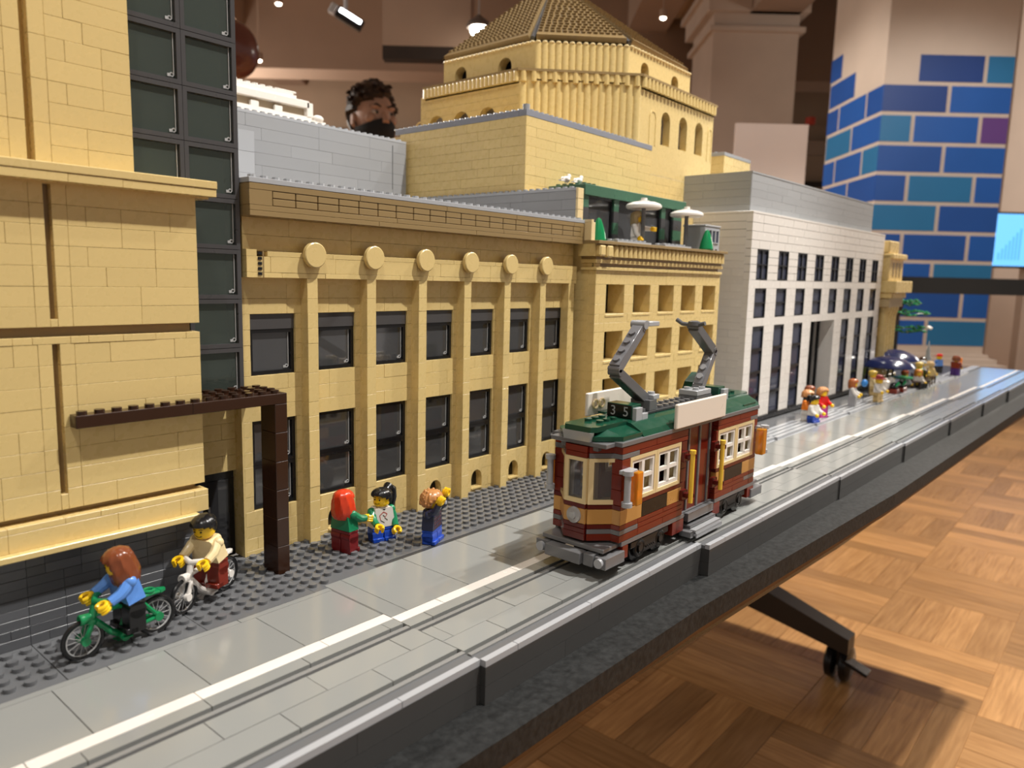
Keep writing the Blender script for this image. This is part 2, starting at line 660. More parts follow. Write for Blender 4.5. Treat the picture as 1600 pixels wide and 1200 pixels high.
m = MB()
m.box(-300, 1300, -700, 1300, FLOOR - 4, FLOOR)
floor = structure(m.obj('floor', WOODX), 'orange-brown parquet floor of short strips laid in a basket weave', 'floor')
SQ, NW = 37.5, 4
strips = []
for i in range(2, 24):
    for j in range(-8, 8):
        x0, y0 = i * SQ, j * SQ + 9
        yr = (-.33 + .1127 * (x0 * S - 1.36)) / S
        if y0 + SQ < yr - 12 or y0 > yr + 150: continue
        for k in range(NW):
            if (i + j) % 2: strips.append((x0, y0 + k * SQ / NW, SQ, SQ / NW, 0))
            else: strips.append((x0 + k * SQ / NW, y0, SQ / NW, SQ, 1))
strips.sort(key=lambda t: (t[0] - CX / S) ** 2 + (t[1] - CY / S) ** 2)
sm = {}
for k in (0, 1):
    b = MB()
    L, W = (SQ, SQ / NW) if k == 0 else (SQ / NW, SQ)
    b.cbox(.06, L - .06, .06, W - .06, -.1, .32, .05)
    sm[k] = b.mesh('parquet_strip', (WOODX, WOODY)[k])
rest = [MB(), MB()]
for n, (x, y, L, W, k) in enumerate(strips):
    if n < 296:
        o = bpy.data.objects.new('parquet_strip', sm[k])
        COL.objects.link(o); o.parent = floor
        o.location = (x * S, y * S, FLOOR * S)
    else:
        rest[k].box(x + .06, x + L - .06, y + .06, y + W - .06, FLOOR, FLOOR + .32)
for k in (0, 1):
    if rest[k].v: rest[k].obj('parquet_strips_beyond', (WOODX, WOODY)[k], floor, kind='stuff')

PLASTER = matte('beige_plaster', (.50, .40, .33), .75, 3, .05)
PLASTERW = matte('pale_plaster', (.60, .50, .42), .7, 3, .05)
CEIL = matte('ceiling_paint', (.31, .215, .145), .8, 2, .06)
BEAMP = matte('beam_paint', (.29, .20, .145), .8, 2, .05)
WALLP = matte('back_wall_paint', (.29, .20, .135), .8, 2, .06)
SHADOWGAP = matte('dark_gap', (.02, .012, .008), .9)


def rbox(mb, a0, a1, b0, b1, h0, h1, mi=0):
    """box in the axes of the hall: metres ahead, right of the camera, above the floor"""
    P = [room(a, b) for a in (a0, a1) for b in (b0, b1)]
    z0, z1 = FLOOR + h0 / S, FLOOR + h1 / S
    v = [(*P[0], z0), (*P[1], z0), (*P[3], z0), (*P[2], z0), (*P[0], z1), (*P[1], z1), (*P[3], z1), (*P[2], z1)]
    f = [(0, 1, 2, 3), (7, 6, 5, 4), (0, 4, 5, 1), (1, 5, 6, 2), (2, 6, 7, 3), (3, 7, 4, 0)]
    return mb.add(v, f, mi)


m = MB(); rbox(m, -2.5, 13, -9, 9, 4.25, 4.4)
structure(m.obj('ceiling', CEIL, fix=True), 'warm brown painted ceiling high above the model city', 'ceiling')
m = MB(); rbox(m, 12, 12.2, -9, 9, 0, 4.25)
structure(m.obj('wall_back', WALLP, fix=True), 'brown back wall of the hall behind the white pillar', 'wall')
m = MB()
rbox(m, 11.9, 12.0, -9, 9, 2.9, 3.05); rbox(m, 11.86, 12.0, -9, 9, 3.05, 3.1)
structure(m.obj('trim_back', BEAMP, fix=True), 'horizontal moulding along the brown back wall', 'trim')
m = MB(); rbox(m, 11.9, 12.0, 2.0, 6, 2.42, 2.5)
structure(m.obj('trim_dark', SHADOWGAP, fix=True), 'thin dark rail across the brown back wall', 'trim')
# beams
for n, (a0, a1, b0, b1, h0, h1, lab) in enumerate([
        (3, 12, -3.7, -3.25, 3.75, 4.25, 'ceiling beam running away above the masked person'),
        (6.4, 6.9, -9, 1.9, 3.55, 4.25, 'broad ceiling beam crossing behind the domed roof'),
        (9.3, 9.8, -9, 9, 3.3, 4.25, 'far ceiling beam crossing near the back wall'),
        (4, 12, 1.25, 1.7, 3.8, 4.25, 'ceiling beam leading to the white pillar'),
        (7.3, 12, 2.3, 2.8, 3.6, 4.25, 'ceiling beam above the pale pillar')]):
    m = MB(); rbox(m, a0, a1, b0, b1, h0, h1)
    structure(m.obj('ceiling_beam', BEAMP, fix=True), lab, 'beam')
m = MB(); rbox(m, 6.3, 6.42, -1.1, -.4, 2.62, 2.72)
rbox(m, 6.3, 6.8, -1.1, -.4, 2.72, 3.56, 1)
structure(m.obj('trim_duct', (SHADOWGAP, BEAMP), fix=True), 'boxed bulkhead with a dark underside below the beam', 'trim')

# pale square pillar in the middle distance
m = MB()
rbox(m, 8.0, 8.9, 1.95, 2.81, 0, 4.2)
for k, (h0, h1, e) in enumerate([(3.42, 3.47, .05), (3.60, 3.78, .08), (3.78, 3.9, .13), (3.9, 4.25, .2)]):
    rbox(m, 8 - e, 8.9 + e, 1.95 - e, 2.81 + e, h0, h1)
structure(m.obj('pillar_pale', PLASTER, fix=True), 'pale square pillar with a moulded capital behind the white board', 'pillar')

# the pillar with the blue brick print
CA0, CA1, CB0, CB1 = 5.50, 6.44, 2.555, 3.45
m = MB()
rbox(m, CA0, CA1, CB0, CB1, 0, 4.25)
for h0, h1, e in [(0, .30, .16), (.30, .36, .12), (.36, .40, .07), (.40, .43, .03)]:
    rbox(m, CA0 - e, CA1 + e, CB0 - e, CB1 + e, h0, h1)
pil = structure(m.obj('pillar_brick_print', PLASTERW, fix=True), 'white pillar wrapped with a print of blue and purple bricks', 'pillar')
PB = [matte('print_blue', (.008, .095, .40), .45, 3, .05), matte('print_deep_blue', (.008, .045, .22), .45, 3, .05), matte('print_teal', (.015, .16, .36), .45, 3, .05), matte('print_purple', (.12, .045, .22), .45, 3, .05), matte('print_mid_blue', (.008, .075, .33), .45, 3, .05)]


def decal(side, c0, c1, row, col):
    """c: metres from the front left edge along the face; rows of .21 m"""
    h1 = 2.72 - .205 * row; h0 = h1 - .178
    b = MB()
    if side == 'f': rbox(b, CA0 - .004, CA0 + .002, CB0 + c0, CB0 + c1, h0, h1)
    else: rbox(b, CA0 + c0, CA0 + c1, CB0 - .004, CB0 + .002, h0, h1)
    b.obj('printed_brick', PB[col], pil, fix=True)


Wf, Wl, Pp, Gp = CB1 - CB0, CA1 - CA0, .475, .028
cols = {1: [None, 1, 2], 2: [1, 0, 0], 3: [2, 0, 3], 4: [4, 0, 4], 5: [4, 2, 0], 6: [2, 4, 4], 7: [4, 4, 0], 8: [0, 2, 4], 9: [1, 4, 0], 10: [0, 2, 4], 11: [4, 0, 4], 12: [0, 4, 4]}
for row in range(1, 11):
    if row % 2 == 0: seg = [(0, .447), (.475, .922)]
    else: seg = [(0, .21), (.238, .685), (.713, .922)]
    for k, (c0, c1) in enumerate(seg):
        ci = cols[row][k]
        if row == 1:
            ci = [None, 1, 2][k]
        if ci is None: continue
        decal('f', c0, min(c1, Wf), row, ci)
for row in range(-1, 11):
    c = (0, .235) if row % 2 == 0 else (0, .447)
    first = True
    p = 0.0
    while p < Wl:
        l = (.235 if row % 2 == 0 else .447) if first else .447
        e = min(p + l, Wl)
        ok = not (row == 1 and p < .45) and not (row == 0 and p < .62) and not (row == -1 and p < .75)
        if row == 1 and p >= .45 or row > 1 or ok:
            if row >= 1 or p + .05 < Wl:
                if ok: decal('l', p, e, row, [0, 4, 2, 0, 4, 0][(row * 2 + int(p * 5)) % 6] if row >= 1 else (4 if row == 0 else 3))
        p += l + Gp
        first = False

# wall at the right with a screen
m = MB(); rbox(m, 6.9, 7.1, 4.35, 7.5, 0, 4.25)
structure(m.obj('wall_right', PLASTER, fix=True), 'plain beige wall beside the blue brick pillar', 'wall')
t = thing('wall_screen', 'bright blue flat screen beside the brick print pillar', 'screen', (*room(5.75, 3.98), FLOOR + 150))
m = MB(); rbox(m, 5.70, 5.76, 3.545, 4.7, 1.07, 1.48)
m.obj('casing', BLACK, t, fix=True)
SCREEN = glow('screen_blue', (.14, .46, .95), .62)
SCREEN2 = glow('screen_blue_drawing', (.10, .36, .85), .5)
m = MB(); rbox(m, 5.690, 5.70, 3.56, 4.69, 1.085, 1.465)
m.obj('display', SCREEN, t, fix=True)
m = MB()
for k in range(7):
    rbox(m, 5.684, 5.690, 3.60 + .025 * k, 3.612 + .025 * k, 1.13, 1.18 + .03 * k)
m.obj('line_drawing', SCREEN2, t, fix=True)
m = MB(); rbox(m, 5.72, 5.8, 3.85, 4.5, .0, 1.1)
m.obj('stand', PLASTER, t, fix=True)

# black high bench in front of the pillar
t = thing('display_bench', 'long black bench top in front of the brick print pillar', 'bench', (*room(4.3, 3.0), FLOOR))
m = MB(); rbox(m, 4.2, 4.75, 2.05, 5.2, .875, .965)
m.obj('bench_top', matte('bench_black', (.004, .004, .004), .9), t, fix=True)
for bb in (2.1, 5.05):
    m = MB(); rbox(m, 4.25, 4.7, bb, bb + .08, 0, .875); m.obj('leg', BLACK, t, fix=True)

# white board behind the grey roof
t = thing('info_board', 'blank white board standing behind the grey-roofed white building', 'board', (*room(4.2, 1.45), FLOOR))
m = MB(); rbox(m, 4.2, 4.225, 1.175, 1.565, 1.35, 1.76); m.obj('board', matte('white_board', (.82, .74, .70), .6, 3, .03), t, fix=True)
for bb in (1.27, 1.46):
    m = MB(); rbox(m, 4.2, 4.225, bb, bb + .03, 0, 1.37); m.obj('leg', BLACK, t, fix=True)
m = MB(); rbox(m, 4.05, 4.4, 1.22, 1.53, 0, .02); m.obj('base', BLACK, t, fix=True)

# lamps of the hall that are in view
BULB = glow('lamp_glow', (1, .93, .8), 14)
def world_of(p): return tuple(c / S for c in p)
for p, lab in [((3.67, 5.74, 2.53), 'small bright ceiling downlight near the top edge left of the masked person'), ((3.55, 5.88, 2.05), 'small bright downlight just right of the brown balloon'), ((5.86, 3.15, 2.49), 'small bright ceiling downlight right of the domed roof')]:
    x, y, z = world_of(p)
    t = thing('downlight', lab, 'ceiling light', (x, y, z), group='downlights in the ceiling')
    m = MB(); m.lathe([(0, .1), (3.2, .1), (4.2, -.6), (4.2, 8), (0, 8)], (x, y, z), n=16); m.obj('housing', BEAMP, t)
    m = MB(); m.ball((x, y, z - .5), (2.9, 2.9, 1.6), 12, 8); m.obj('bulb', BULB, t)
    m = MB(); m.cyl((x, y, z + 8), (x, y, FLOOR + 4.26 / S), .8, n=6); m.obj('stem', BEAMP, t)
x, y, z = world_of((4.08, 3.70, 2.05))
t = thing('pendant_lamp', 'hanging dome lamp with a glowing bulb beside the brown brick roof', 'lamp', (x, y, z))
m = MB(); m.lathe([(11, 0), (12, 2), (9.5, 6), (5, 9), (1.5, 12), (0, 12)], (x, y, z), n=20); m.obj('lamp_shade', matte('lamp_grey', (.12, .10, .09), .4), t)
m = MB(); m.ball((x, y, z - 1.5), (8, 8, 7), 14, 10); m.obj('bulb', BULB, t)
m = MB(); m.cyl((x, y, z + 12), (x, y, FLOOR + 4.26 / S), .7, n=6); m.obj('cord', MGREY, t)
x, y, z = world_of((2.83, 3.64, 1.775))
t = thing('track_spotlight', 'black track spotlight with a bright white face under the ceiling', 'spotlight', (x, y, z))
m = MB(); m.T = Matrix.Translation((x, y, z)) @ Matrix.Rotation(math.radians(-40), 4, 'Z') @ Matrix.Rotation(math.radians(28), 4, 'Y')
m.cbox(-11, 11, -3, 3, -4.5, 4.5, .6); m.obj('housing', BLACK, t)
m2 = MB(); m2.T = m.T; m2.box(-9, 9, -3.5, -3, .3, 3.2); m2.obj('bulb', glow('spot_face', (1, 1, 1), 8), t)
m2 = MB(); m2.T = m.T; m2.cbox(-17, -11.2, -3, 3, -4, 4, .8); m2.obj('driver_box', LGREY, t)
m = MB(); m.cyl((x - 3, y + 1, z + 5), (x - 3, y + 1, FLOOR + 4.26 / S), 1.6, n=8); m.obj('stem', LGREY, t)
x, y, z = world_of((0.862, 1.605, .785))
t = thing('balloon', 'shiny brown balloon partly hidden behind the dark window tower', 'balloon', (x, y, z - 12))
m = MB()
m.ball((x, y, z), (9.4, 9.4, 10.5), 24, 16, fn=lambda d: 1 - .12 * max(0, -d[2]) ** 2)
BAL = plastic('balloon_brown', (.16, .055, .042), .22); m.obj('balloon_skin', BAL, t)
m = MB(); m.tube([(x, y, z - 10), (x + .5, y, z - 30), (x, y + 1, FLOOR + 1)], .25, 5); m.obj('string', WHITE, t)
m = MB(); m.lathe([(0, 0), (4, 0), (4, 1.5), (0, 2)], (x, y + 1, FLOOR), n=12); m.obj('weight', BLACK, t)
x, y, z = *room(11.7, 4.38), FLOOR + 3.35 / S
t = MB(); t.cyl((x, y, z - 6), (x, y, z + 6), 9, n=12)
tag(t.obj('alarm_bell', matte('alarm_red', (.55, .06, .03), .5)), 'small red alarm device high on the far brown wall', 'alarm')

# ------------------------------------------------------------------ person behind the model
def person():
    px, py = 1.575 / S, 1.88 / S
    rz = math.radians(-14)          # which way the chest faces (local -y)
    t = thing('person', 'person with tousled brown hair and black face mask standing behind the model', 'person', (px, py, FLOOR), rz, local=True)
    t.scale = (.935,) * 3
    u = lambda v: v / S
    SKIN = matte('skin', (.52, .30, .205), .5, 20, .06)
    SHIRT = matte('black_shirt', (.012, .012, .013), .8)
    JEANS = matte('dark_trousers', (.02, .022, .03), .85)
    HAIRM = matte('brown_hair', (.030, .016, .009), .5, 60, .5)
    me = bpy.data.meshes.new('body')
    J = [(0, 0, .92, .15), (0, 0, 1.12, .14), (0, 0, 1.30, .16), (0, 0, 1.40, .11), (0, -.01, 1.46, .06), (0, -.03, 1.52, .058),
         (.10, 0, .86, .10), (.11, -.01, .48, .065), (.11, .02, .09, .045), (.12, -.12, .04, .04),
         (-.10, 0, .86, .10), (-.11, -.01, .48, .065), (-.11, .02, .09, .045), (-.12, -.12, .04, .04),
         (.19, 0, 1.39, .065), (.25, .02, 1.12, .048), (.24, -.10, .90, .034), (.235, -.15, .82, .03),
         (-.19, 0, 1.39, .065), (-.25, .02, 1.12, .048), (-.24, -.10, .90, .034), (-.235, -.15, .82, .03)]
    E = [(0, 1), (1, 2), (2, 3), (3, 4), (4, 5), (0, 6), (6, 7), (7, 8), (8, 9), (0, 10), (10, 11), (11, 12), (12, 13), (3, 14), (14, 15), (15, 16), (16, 17), (3, 18), (18, 19), (19, 20), (20, 21)]
    me.from_pydata([(a, b, c) for a, b, c, r in J], E, [])
    o = bpy.data.objects.new('body', me); COL.objects.link(o); o.parent = t
    sk = o.modifiers.new('skin', 'SKIN'); sk.use_smooth_shade = True
    for i, (a, b, c, r) in enumerate(J): me.skin_vertices[0].data[i].radius = (r, r * (.75 if i < 4 else 1))
    me.skin_vertices[0].data[0].use_root = True
    ss = o.modifiers.new('sub', 'SUBSURF'); ss.levels = 1; ss.render_levels = 1
    me.materials.append(SHIRT)
    for s in (-1, 1):               # hands
        h = MB()
        h.ball((u(.235 * s), u(-.165), u(.78)), (u(.018), u(.035), u(.045)), 10, 8)
        for k, (dy, l) in enumerate([(-.03, .07), (-.012, .08), (.008, .075), (.026, .06)]):
            h.tube([(u(.235 * s), u(-.165 + dy), u(.755)), (u(.232 * s), u(-.17 + dy), u(.755 - l * .5)), (u(.222 * s), u(-.175 + dy), u(.755 - l))], [u(.009), u(.0085), u(.006)], 7)
        h.tube([(u(.235 * s), u(-.19), u(.79)), (u(.23 * s), u(-.21), u(.765)), (u(.225 * s), u(-.212), u(.735))], [u(.011), u(.010), u(.007)], 7)
        h.obj('hand', SKIN, t)
    # head: face towards local -y, turned on the neck
    HR = Matrix.Translation((0, u(-.02), u(1.575))) @ Matrix.Rotation(math.radians(0), 4, 'Z')
    h = MB(); h.T = HR
    def hf(d):
        k = 1.0
        if d[1] < 0 and d[2] < 0: k -= .10 * (-d[2])
        if d[1] > .2 and d[2] < -.3: k -= .12
        return k
    h.ball((0, 0, 0), (u(.076), u(.098), u(.118)), 28, 20, fn=hf)
    h.tube([(0, u(-.092), u(.012)), (0, u(-.106), u(-.012)), (0, u(-.116), u(-.03))], [u(.009), u(.012), u(.014)], 8)
    for s in (-1, 1):
        h.ball((s * u(.030), u(-.088), u(.030)), (u(.022), u(.012), u(.008)), 12, 8)     # brow ridge
        h.ball((s * u(.042), u(-.072), u(-.012)), (u(.025), u(.02), u(.022)), 12, 8)      # cheek
    h.tube([(0, u(.02), u(-.07)), (0, u(.03), u(-.14))], u(.056), 14)
    head = h.obj('head', SKIN, t)
    for s in (-1, 1):
        e = MB(); e.T = HR
        e.lathe([(.0, -.012 / S), (.012 / S, -.010 / S), (.017 / S, .0), (.010 / S, .010 / S), (0, .012 / S)], (s * u(.079), u(.008), u(-.012)), 'x', 14, sy=1.75)
        e.obj('ear', SKIN, head)
        e = MB(); e.T = HR
        e.ball((s * u(.031), u(-.086), u(.010)), (u(.014), u(.008), u(.0075)), 12, 8)
        e.obj('eye', matte('eye_white', (.55, .48, .42), .3), head)
        e = MB(); e.T = HR
        e.ball((s * u(.031) + u(.004), u(-.0925), u(.010)), (u(.0065), u(.003), u(.0068)), 10, 6)
        e.obj('iris', matte('iris_brown', (.012, .006, .004), .3), head)
        e = MB(); e.T = HR
        e.tube([(s * u(.014), u(-.101), u(.030)), (s * u(.032), u(-.099), u(.038)), (s * u(.052), u(-.082), u(.030))], [u(.0035), u(.0045), u(.0025)], 7)
        e.obj('eyebrow', HAIRM, head)
    mk = MB(); mk.T = HR
    def mf(d): return 1 + .06 * max(0, -d[1]) ** 4
    vs, fs = [], []
    nu, nv = 22, 8
    for j in range(nv + 1):
        for i in range(nu + 1):
            a = math.radians(-88 + 176 * i / nu)
            top = -.012 + .000 - .030 * abs(math.sin(a)) ** 1.5
            zz = top + (-.112 - top) * j / nv
            bulge = 1.10 + .13 * math.cos(a) ** 4 * math.sin(math.pi * min(1, (j + 1.4) / (nv + 1.5)))
            taper = 1 - .35 * max(0, (-zz - .05) / .07) ** 1.5
            vs.append((u(.074) * math.sin(a) * bulge * taper, -u(.096) * math.cos(a) * bulge * taper, u(zz)))
    for j in range(nv):
        for i in range(nu):
            q = j * (nu + 1) + i
            fs.append((q, q + nu + 1, q + nu + 2, q + 1))
    mk.add(vs, fs, 0, True)
    for s in (-1, 1):
        mk.tube([(s * u(.078), u(-.02), u(-.045)), (s * u(.084), u(.012), u(.012))], u(.0025), 6)
        mk.tube([(s * u(.076), u(-.01), u(-.085)), (s * u(.083), u(.018), u(-.04))], u(.0025), 6)
    mk.obj('face_mask', SHIRT, head)
    hr = MB(); hr.T = HR
    rr = random.Random(3)
    def hairf(d):
        if d[1] < -.25 and d[2] < .42 + .22 * d[0]: return .70
        if abs(d[0]) > .5 and d[2] < -.1 and d[1] < .35: return .72
        if d[2] < -.55: return .75
        return 1.0 + .05 * math.sin(9 * d[0] + 5 * d[2]) * math.cos(7 * d[1])
    hr.ball((0, u(.010), u(.026)), (u(.096), u(.116), u(.122)), 40, 28, fn=hairf)
    for k in range(120):
        a = rr.uniform(0, 2 * math.pi); zz = rr.uniform(.1, 1)
        d = Vector((math.cos(a) * math.sqrt(1 - zz * zz), math.sin(a) * math.sqrt(1 - zz * zz), zz))
        if d.y < -.4 and d.z < .5 + .2 * d.x: continue
        p = Vector((d.x * u(.090), d.y * u(.108) + u(.012), d.z * u(.120) + u(.024)))
        tdir = Vector((rr.uniform(-.9, .6), rr.uniform(-1.0, .2), rr.uniform(-.25, .05)))
        q = p + tdir * u(.022) + d * u(.003)
        hr.tube([p - tdir * u(.015) - d * u(.004), p + d * u(.003), q, q + tdir * u(.014) + Vector((0, 0, -u(.004)))], [u(.005), u(.010), u(.009), u(.002)], 6)
    hr.obj('hair', HAIRM, head)


person()

# ------------------------------------------------------------------ the table
TOPZ = -2.8
TB = matte('black_table_laminate', (.016, .0165, .0165), .6, 260, .5, .15, spec=.2)
PLY = matte('plywood_edge', (.15, .068, .018), .6, 20, .2, stretch=(1, 1, 8))
edge = [(-80, -25.6), (-6, -27.8), (17, -28.1), (64, -30.7), (165, -33.3), (224.5, -35.8)]
t = thing('display_table', 'long low-edged black display table carrying the toy brick city', 'table', (60, 0, FLOOR))
m = MB(); m.prism([*edge, (224.5, 75), (-80, 75)], 'z', TOPZ - 1.75, TOPZ); m.obj('tabletop', TB, t, fix=True)
m = MB(); m.prism([(x, y + .9) for x, y in edge] + [(223.8, 74), (-79, 74)], 'z', TOPZ - 3.0, TOPZ - 1.75); m.obj('plywood_edge', PLY, t, fix=True)
m = MB(); m.prism([(x, y + 6) for x, y in edge] + [(218, 69), (-75, 69)], 'z', TOPZ - 8.5, TOPZ - 3.0); m.obj('apron', BLACK, t, fix=True)
LEGM = matte('dark_leg_metal', (.035, .024, .016), .45)
for lx in (181, 20):
    for side in (-1, 1):
        y1 = 38 - 33 * 1 if side < 0 else 62
        yc = 38
        tip = (lx, 5.5) if side < 0 else (lx, 70)
        leg = MB()
        L = [(lx, 40, FLOOR + 22), (*tip, FLOOR + 10.6)]
        w0, w1 = 4, 3
        vs = [(lx - w0, 40, FLOOR + 26), (lx + w0, 40, FLOOR + 26), (lx + w0, 40, FLOOR + 17), (lx - w0, 40, FLOOR + 17),
              (lx - w1, tip[1] - 3 * side * -1 * -1, FLOOR + 14.2), (lx + w1, tip[1] + 3 * side, FLOOR + 14.2), (lx + w1, tip[1] + 3 * side, FLOOR + 9.6), (lx - w1, tip[1] + 3 * side, FLOOR + 9.6)]
        vs[4] = (lx - w1, tip[1] + 3 * side, FLOOR + 14.2)
        leg.add(vs, [(0, 1, 2, 3), (7, 6, 5, 4), (0, 4, 5, 1), (1, 5, 6, 2), (2, 6, 7, 3), (3, 7, 4, 0)])
        lg = leg.obj('leg', LEGM, t, fix=True)
        c = MB()
        for s in (-1, 1):
            c.lathe([(0, -1.5), (3.6, -1.5), (5.0, -.9), (5.2, 0), (5.0, .9), (3.6, 1.5), (0, 1.5)], (tip[0] + 1.0, tip[1] + s * 2.0, FLOOR + 5.2 + .32), 'y', 24)
        c.obj('caster', BLACK, lg)
        c = MB()
        c.cyl((tip[0], tip[1], FLOOR + 6), (tip[0], tip[1], FLOOR + 10.5), 1.6, n=12)
        c.cbox(tip[0] - 1.5, tip[0] + 6, tip[1] - .5, tip[1] + .5, FLOOR + 5, FLOOR + 10.2, .3)
        c.T = Matrix.Translation((tip[0] - 2.0, tip[1] - 4.5 , FLOOR + 7.2)) @ Matrix.Rotation(math.radians(18), 4, 'X')
        c.cbox(-2.2, 2.2, -4.5, 3, -.5, .5, .2)
        c.obj('brake_pedal', BLACK, lg)
    post = MB(); post.box(lx - 5, lx + 5, 36, 44, FLOOR + 16, TOPZ - 8.5); post.obj('column', LEGM, t)

# ------------------------------------------------------------------ road plates
MODS = [(-62, -4.9, -15.65, -24.5, 0), (-4.9, 22.9, -16.4, -24.9, 0), (22.9, 56, -17.5, -25.65, -.02), (56, 83.3, -18.5, -26.45, -.02), (83.3, 111.5, -19.65, -27.2, -.02), (111.5, 139.5, -20.7, -27.95, -.02), (139.5, 167, -22.0, -28.7, -.02), (167, 221, -23.3, -29.5, -.02)]
RL = ['nearest grey road plate below the cyclists', 'grey road plate under the front of the tram', 'grey road plate under the rear of the tram', 'grey road plate just behind the tram', 'grey road plate before the white building entrance', 'grey road plate in front of the columned building', 'grey road plate beside the far crowd', 'farthest grey road plate reflecting blue light']
RAIL = plastic('rail_grey_plastic', (.24, .24, .235), .2)
WALLG = plastic('base_wall_grey_plastic', (.060, .058, .056), .14, spec=.4)
for mi, (x0, x1, yw, ye, sl) in enumerate(MODS):
    t = thing('road_plate', RL[mi], 'road plate', (x0, yw, TOPZ), group='road plates along the model street')
    Y = lambda x, y: y + sl * (x - x0)
    ytop = -9.0 if mi < 2 else (-9.3 if mi == 2 else -12.6 - .02 * (x0 - 56))
    sc = (yw - ye) / 8.85
    c = lambda d: yw - d * sc           # distance down from the white line's upper edge
    def strip(mb, y0, y1, z0, z1, a=x0, b=x1, g=.02):
        pts = [(a + g, Y(a, y0)), (b - g, Y(b, y0)), (b - g, Y(b, y1)), (a + g, Y(a, y1))]
        mb.prism(pts, 'z', z0, z1)
    m = MB(); strip(m, ytop, ye + 1.02, TOPZ, -.44); m.obj('base', BLACK, t, fix=True)
    # side wall towards the table edge, in long bricks
    rng = random.Random(mi)
    for k, (z0, h) in enumerate([(TOPZ, 1.2), (TOPZ + 1.2, 1.2)]):
        p = x0
        while p < x1 - .1:
            l = min(rng.choice([8, 12, 16]), x1 - p)
            if x1 - p - l < 2: l = x1 - p
            q = MB(); q.prism([(p + .01, Y(p, ye)), (p + l - .01, Y(p + l, ye)), (p + l - .01, Y(p + l, ye) + 1), (p + .01, Y(p, ye) + 1)], 'z', z0 + .008, z0 + h - .008); q.obj('brick', WALLG, t, fix=True)
            p += l
    def tiles(y0, y1, step, off, mat, name, z1=0.0, big=True):
        p = x0 + off - (step if off > 0 else 0)
        while p < x1 - .05:
            a, b = max(p, x0), min(p + step, x1)
            if b - a > .05:
                q = MB(); dz = rng.uniform(-.012, .006)
                q.prism([(a + .025, Y(a, y0) - .02), (b - .025, Y(b, y0) - .02), (b - .025, Y(b, y1) + .02), (a + .025, Y(a, y1) + .02)], 'z', -.4, z1 + dz)
                q.obj(name, mat, t, fix=True)
            p += step
    far = mi >= 5
    tiles(ytop if mi else -10.05, yw, 6 if not far else 28, 1.45 if mi == 1 else (0 if mi else 3.0), ROADG, 'road_tile')
    if mi == 0: tiles(-9.5, -10.05, 8, 2, ROADG, 'edge_tile')
    tiles(yw, c(1.0), 8 if not far else 28, 4, WHITE, 'white_line_tile')
    tiles(c(1.0), c(2.0), 6 if not far else 28, 2, ROADG, 'road_tile')
    m = MB(); strip(m, c(2.33), c(2.67), -.42, -.04); m.obj('rail', RAIL, t, fix=True)
    tiles(c(3.0), c(5.05), 6 if not far else 28, 1, ROADG, 'road_tile')
    tiles(c(5.05), c(6.95), 6 if not far else 28, 4, ROADG, 'road_tile')
    m = MB(); strip(m, c(7.3), c(7.62), -.42, -.02); m.obj('rail', RAIL, t, fix=True)
    m = MB(); strip(m, c(7.62), c(8.35), -.42, -.12); m.obj('gutter_strip', DGREY, t, fix=True)
    tiles(c(8.35), ye, 8 if not far else 28, 3, LGREY if not far else MGREY, 'edge_tile', -.0)

# ------------------------------------------------------------------ pavement under the buildings
t = thing('pavement', 'dark grey studded pavement plates in front of the cream pilastered building', 'pavement', (0, 0, TOPZ))
m = MB()
m.prism([(-62, -8.98), (38, -8.98), (38, 70), (-62, 70)], 'z', TOPZ, -.4); m.obj('base', CHAR, t, fix=True)
rng = random.Random(5)
xs = -62
while xs < 38:
    l = min(8 if rng.random() < .5 else 6, 38 - xs)
    ys = -9.5 if xs < -5 else -8.55
    for (a, b) in ((ys, -4), (-4, 1)):
        q = MB(); q.box(xs + .02, xs + l - .02, a + .02, b - .02, -.4, rng.uniform(-.02, 0.0)); q.obj('plate', DGREY, t)
    xs += l
q = MB(); q.box(-4.9, 38, -9.0, -8.57, -.4, -.05)
q.obj('kerb_strip', CHAR, t)
stud_rows(t, [(x + .5, -y - .5, 0) for x in range(-38, 38) for y in range(0, 9) if not (x > -5 and y > 7) and not (x < -11.5 and y < 4) and not (-5.3 < x + .5 < 37 and y < 0)], DGREY, 'stud_rows', n=12)
t2 = thing('far_pavement', 'ribbed light grey pavement in front of the white building', 'pavement', (60, -8, TOPZ))
m = MB(); m.prism([(38.02, -8.9), (38.02, 40), (221, 40), (221, -15.6), (167, -14.8), (56.02, -12.5), (56.02, -9.2)], 'z', TOPZ, -.4); m.obj('base', CHAR, t2, fix=True)
m = MB(); m.prism([(38, -8.9), (38, 30), (150, 30), (150, -10.2), (56, -8.4)], 'z', -.4, .05); m.obj('plate', DGREY, t2, fix=True)
for k in range(9):
    x0, x1 = 56 + k * 16, 72 + k * 16
    yy = -8.5 - .025 * (x0 - 56) - (.5 if k > 5 else 0)
    for r in range(4):
        g = MB()
        g.box(x0 + .03, x1 - .03, yy - r - .66, yy - r, -.4, .26)
        g.box(x0 + .03, x1 - .03, yy - r - .98, yy - r - .67, -.4, -.15)
        g.obj('ribbed_tile', LGREY, t2)
m = MB(); m.prism([(200, -13), (221, -13.4), (221, -15.5), (200, -15.2)], 'z', -.4, .2); m.obj('plate', LGREY, t2, fix=True)
# ================================================================== building A: tall cream block at the left
A = thing('cream_corner_building', 'tall cream brick building with a dark grey brick base at the left edge', 'building', (-18, 0, 0))
AX = -11.05
XL = -33.0
core = MB()
core.box(XL - 8, AX - .3, -3.2, 30, 0, 28); core.box(XL - 8, AX - .6, -3.5, -3.2, 5.6, 27.2)
core.obj('inner_wall', DTAN, A)
